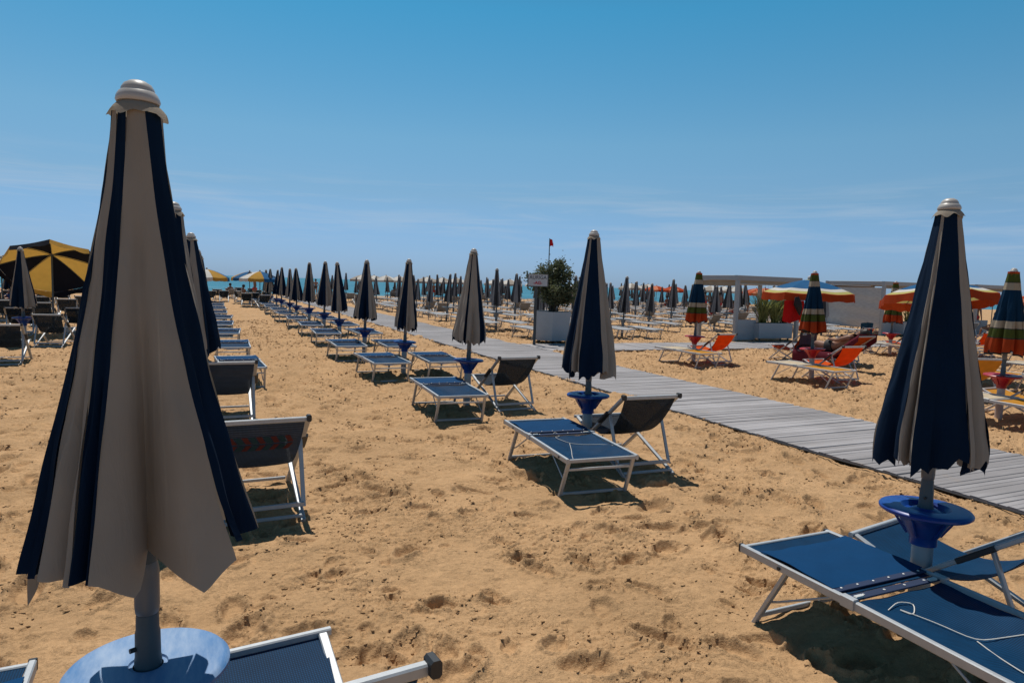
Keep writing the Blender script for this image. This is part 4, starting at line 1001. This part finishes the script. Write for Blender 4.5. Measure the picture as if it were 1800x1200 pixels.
def sitting():
    J = {'pelvis': ((0, 0, .42), (.15, .12)), 'waist': ((0, -.05, .58), (.13, .10)), 'chest': ((0, -.10, .80), (.16, .11)), 'neck': ((0, -.09, .98), .052), 'head': ((0, -.05, 1.11), (.078, .095)), 'crown': ((0, -.05, 1.20), .06)}
    E = [('pelvis', 'waist'), ('waist', 'chest'), ('chest', 'neck'), ('neck', 'head'), ('head', 'crown')]
    for sd, n in ((-1, 'l'), (1, 'r')):
        J['hip'+n] = ((sd*.10, .08, .42), .09); J['knee'+n] = ((sd*.13, .46, .46), .06); J['ank'+n] = ((sd*.12, .52, .09), .038); J['toe'+n] = ((sd*.13, .68, .03), .032)
        J['sh'+n] = ((sd*.19, -.10, .91), .055); J['elb'+n] = ((sd*.25, .02, .66), .040); J['wri'+n] = ((sd*.17, .24, .56), .026); J['hand'+n] = ((sd*.14, .32, .54), (.034, .018))
        E += [('pelvis', 'hip'+n), ('hip'+n, 'knee'+n), ('knee'+n, 'ank'+n), ('ank'+n, 'toe'+n), ('chest', 'sh'+n), ('sh'+n, 'elb'+n), ('elb'+n, 'wri'+n), ('wri'+n, 'hand'+n)]
    return J, E
def lying():      # on the side on a reclined bed: legs to +y, trunk up the backrest to -y
    J = {'pelvis': ((0, .12, .60), (.19, .16)), 'waist': ((0, -.10, .66), (.15, .12)), 'chest': ((.02, -.36, .80), (.16, .15)), 'neck': ((.03, -.56, .93), .055), 'head': ((.03, -.68, 1.00), (.085, .095)), 'crown': ((.03, -.77, 1.05), .06),
         'hipl': ((-.06, .22, .60), .125), 'kneel': ((-.02, .56, .68), .085), 'ankl': ((.0, .40, .46), .048), 'toel': ((-.02, .54, .44), .034),
         'hipr': ((.10, .20, .55), .11), 'kneer': ((.14, .58, .52), .075), 'ankr': ((.12, .92, .46), .045), 'toer': ((.12, 1.06, .50), .034),
         'shl': ((-.16, -.44, .88), .062), 'elbl': ((-.22, -.16, .78), .045), 'wril': ((-.14, .06, .80), .030), 'handl': ((-.12, .14, .80), (.036, .02)),
         'shr': ((.18, -.44, .80), .06), 'elbr': ((.26, -.2, .66), .045), 'wrir': ((.2, .0, .60), .030), 'handr': ((.18, .08, .60), (.036, .02))}
    E = [('pelvis', 'waist'), ('waist', 'chest'), ('chest', 'neck'), ('neck', 'head'), ('head', 'crown')]
    for n in 'lr': E += [('pelvis', 'hip'+n), ('hip'+n, 'knee'+n), ('knee'+n, 'ank'+n), ('ank'+n, 'toe'+n), ('chest', 'sh'+n), ('sh'+n, 'elb'+n), ('elb'+n, 'wri'+n), ('wri'+n, 'hand'+n)]
    return J, E
# reclined bed with maroon towel
def recliner(u, v, rz, label):
    root = empty('reclined_sunbed', (u, v, 0), rz); tag(root, label, 'sunbed', 'orange and yellow seats right of the boardwalk'); hx = .31
    for s in (-1, 1):
        MB().bar((s*hx, -.12, .37), (s*hx, 1.05, .37), .028, .045).bar((s*hx, -.10, .38), (s*hx, -.78, .86), .028, .045, up=(1, 0, 0)).build('side_rail', WFRAME, root)
    MB().bar((-hx, -.78, .86), (hx, -.78, .86), .03, .035).bar((-hx, 1.05, .37), (hx, 1.05, .37), .03, .035).build('crossbar', WFRAME, root)
    for y0, y1 in ((.85, 1.02), (-.05, -.30)):
        b = MB()
        for s in (-1, 1): b.bar((s*(hx-.03), y0, .35), (s*(hx-.03), y1, -.02), .022, .035, up=(1, 0, 0))
        b.bar((-hx+.03, y1, .03), (hx-.03, y1, .03), .02, .025).build('leg_frame', WFRAME, root)
    MB().sheet(lambda a, q: ((a*2-1)*.28, 1.02-1.12*q, .365-.03*math.sin(math.pi*q)), 6, 10).build('seat_sling', ORANGE, root)
    MB().sheet(lambda a, q: ((a*2-1)*.28, -.12-.64*q, .40+.45*q), 6, 8).build('back_sling', ORANGE, root)
    return root
ru, rv = 13.85, 11.45
recliner(ru, rv, R(4), 'reclined sunbed under the maroon towel where a person lies')
def mt(a, q):
    y = .95-1.75*q; x = (a*2-1)
    z = .40 if y > -.12 else .40+(-.12-y)*.73
    dropl = max(0, -x-.70)*1.15*(1 if y > -.1 else .5); dropr = max(0, x-.78)*.8
    X = max(-.345, min(.345, x*.45)); return (X-.004*math.sin(y*30), y, z+.012+.006*math.sin(x*9+y*7)-dropl*.9-dropr)
tw = MB().sheet(mt, 30, 30, .01).build('towel', MAROON); tw.location = (ru, rv, 0); tw.rotation_euler = (0, 0, R(4)); tag(tw, 'maroon towel spread over the reclined sunbed under the lying person', 'towel')
J, E = lying(); person('person', J, E, 'tanned person lying on a maroon towel on the reclined sunbed', (ru, rv, -.06), R(4), swim=((0, .20, .59), (0, .02, .62), .185))
# deck chair with mauve towel behind
mcu, mcv = 14.1, 13.0
CM = place(OC, mcu, mcv, R(6), 'deck chair covered by a mauve towel behind the middle striped umbrella', 'deck chair', OG)
drape('towel', lambda a, q: (mcu-.31+.62*a+.01*math.sin(q*9), mcv-.50+.03*math.sin(a*7)+(.12*q if q > .5 else -.02*q), .80-.62*abs(q-.02)), MAUVE, 'mauve towel hanging over the back of a deck chair by the striped umbrella')
tu, tv = at(1525, 568, .92)
drape('towel', lambda a, q: (tu-.3+.6*a, tv+.06*math.sin(a*14)*(.3+q), .95-.55*q-.05*abs(a-.5)), BLUET, 'teal blue towel hung to dry near the grey screen')
place(OC, tu, tv+.42, R(4), 'deck chair under the teal blue towel near the grey screen', 'deck chair', OG)
J, E = standing(1); u_, v_ = along(553, 66); person('person', J, E, 'person standing by the water between two closed umbrellas, seen dark against the sea', (u_, v_, gz(u_, v_)), R(150), swim=((0, 0, 1.0), (0, 0, .84), .165))
protoS = None
crowd = [(1001, 60, 0), (1070, 58, 1), (1097, 55, 0), (1168, 60, 1), (1236, 52, 0), (1248, 40, 1), (1262, 46, 0), (1284, 44, 1), (1312, 50, 0), (1330, 48, 1), (1378, 48, 0), (1694, 30, 1), (1712, 33, 0), (1745, 32, 1), (1762, 30, 0), (20, 30, 1), (52, 34, 1), (428, 46, 1), (446, 48, 0), (402, 52, 1), (690, 64, 1), (760, 66, 0), (846, 64, 1)]
pS = None; pT = None
for k, (px, d, sit) in enumerate(crowd):
    u_, v_ = along(px, d)
    lab = f"distant tanned person {'sitting' if sit else 'standing'} among the far parasols, {ORD[k]} of the crowd"
    src = pS if sit else pT
    if src is None:
        J, E = sitting() if sit else standing(0)
        o = person('person', J, E, lab, (u_, v_, gz(u_, v_)), rnd.uniform(0, 6.28), swim=((0, 0, .5), (0, .06, .38), .17) if sit else ((0, 0, 1.0), (0, 0, .84), .165), group='distant bathers', swim_mat=SWIMR)
        if sit: pS = o
        else: pT = o
    else:
        o = copy_tree(src); o.location = (u_, v_, gz(u_, v_)); o.rotation_euler = (0, 0, rnd.uniform(0, 6.28)); o['label'] = lab
    if sit: place(GCF, u_, v_-.05, o.rotation_euler.z, f'deck chair of the {ORD[k]} distant bather', 'deck chair', 'chairs of the distant bathers')

# ------------------------------------------------------------------ light, sky, camera
SUN_EL = R(67)
sun = bpy.data.lights.new('sun', 'SUN'); sun.energy = 4.2; sun.angle = R(.53); sun.color = (1, .95, .87)
so = bpy.data.objects.new('sun', sun); COL.objects.link(so)
d = Vector((0.02, math.cos(SUN_EL), math.sin(SUN_EL))); so.rotation_euler = d.to_track_quat('Z', 'Y').to_euler(); so.location = (0, 0, 30)
w = bpy.data.worlds.new('World'); scene.world = w; w.use_nodes = True
nt = w.node_tree; N = nt.nodes; L = nt.links; bg = N['Background']
sky = N.new('ShaderNodeTexSky'); sky.sky_type = 'NISHITA'; sky.sun_disc = False; sky.sun_elevation = SUN_EL; sky.sun_rotation = 0.0
sky.altitude = 0; sky.air_density = 1.0; sky.dust_density = .25; sky.ozone_density = 3.0
tc = N.new('ShaderNodeTexCoord'); sx = N.new('ShaderNodeSeparateXYZ'); L.new(tc.outputs['Generated'], sx.inputs[0])
grade = N.new('ShaderNodeValToRGB'); E = grade.color_ramp.elements          # bluer haze low over the sea, deeper zenith
stops = [(0, (.61, .96, 1.80)), (.03, (.69, 1.01, 1.74)), (.125, (.92, 1.22, 1.42)), (.20, (.95, 1.44, 1.50)), (.365, (.50, 1.58, 1.66)), (.6, (.5, .85, .9)), (1, (.30, .36, .40))]
while len(E) < len(stops): E.new(.5)
for e, (p, c) in zip(E, stops): e.position = p; e.color = (c[0]/2, c[1]/2, c[2]/2, 1)
L.new(sx.outputs['Z'], grade.inputs[0])
g2 = N.new('ShaderNodeVectorMath'); g2.operation = 'MULTIPLY'; L.new(sky.outputs[0], g2.inputs[0]); L.new(grade.outputs[0], g2.inputs[1])
g3 = N.new('ShaderNodeVectorMath'); g3.operation = 'SCALE'; g3.inputs['Scale'].default_value = 2.0; L.new(g2.outputs[0], g3.inputs[0])
# thin cirrus streaks low over the sea
mp = N.new('ShaderNodeMapping'); mp.inputs['Scale'].default_value = (2.2, 2.2, 34); mp.inputs['Rotation'].default_value = (R(1), R(2.2), 0)
L.new(tc.outputs['Generated'], mp.inputs[0])
nz = N.new('ShaderNodeTexNoise'); nz.inputs['Scale'].default_value = 1.6; nz.inputs['Detail'].default_value = 7; nz.inputs['Roughness'].default_value = .62; nz.inputs['Distortion'].default_value = .5
L.new(mp.outputs[0], nz.inputs['Vector'])
mr = N.new('ShaderNodeMapRange'); mr.inputs[1].default_value = .46; mr.inputs[2].default_value = .78; mr.inputs[4].default_value = .62; L.new(nz.outputs['Fac'], mr.inputs[0])
b1 = N.new('ShaderNodeMapRange'); b1.interpolation_type = 'SMOOTHSTEP'; b1.inputs[1].default_value = .03; b1.inputs[2].default_value = .07; L.new(sx.outputs['Z'], b1.inputs[0])
b2 = N.new('ShaderNodeMapRange'); b2.interpolation_type = 'SMOOTHSTEP'; b2.inputs[1].default_value = .10; b2.inputs[2].default_value = .17; b2.inputs[3].default_value = 1; b2.inputs[4].default_value = 0; L.new(sx.outputs['Z'], b2.inputs[0])
m1 = N.new('ShaderNodeMath'); m1.operation = 'MULTIPLY'; L.new(b1.outputs[0], m1.inputs[0]); L.new(b2.outputs[0], m1.inputs[1])
m2 = N.new('ShaderNodeMath'); m2.operation = 'MULTIPLY'; L.new(m1.outputs[0], m2.inputs[0]); L.new(mr.outputs[0], m2.inputs[1])
mx = N.new('ShaderNodeMix'); mx.data_type = 'RGBA'; L.new(m2.outputs[0], mx.inputs[0]); L.new(g3.outputs[0], mx.inputs[6]); mx.inputs[7].default_value = (7.2, 9.0, 11.0, 1)
L.new(mx.outputs[2], bg.inputs['Color']); bg.inputs['Strength'].default_value = .06

cam = bpy.data.cameras.new('camera'); cam.sensor_width = 36; cam.lens = F/1800*36; cam.clip_end = 20000; cam.clip_start = .05
co = bpy.data.objects.new('camera', cam); COL.objects.link(co); scene.camera = co
fwd = Vector((math.sin(PHI)*_cp, math.cos(PHI)*_cp, -_sp)); rt = Vector((math.cos(PHI), -math.sin(PHI), 0)); up = rt.cross(fwd)
r2 = rt*_cr+up*_sr; u2_ = up*_cr-rt*_sr
co.matrix_world = Matrix(((r2.x, u2_.x, -fwd.x, 0), (r2.y, u2_.y, -fwd.y, 0), (r2.z, u2_.z, -fwd.z, CAM_H), (0, 0, 0, 1)))
scene.view_settings.view_transform = 'Standard'; scene.view_settings.look = 'None'; scene.view_settings.exposure = 0; scene.view_settings.gamma = 1
scene.cycles.max_bounces = 6; scene.cycles.transparent_max_bounces = 12; scene.cycles.use_denoising = True; scene.cycles.denoising_prefilter = 'NONE'
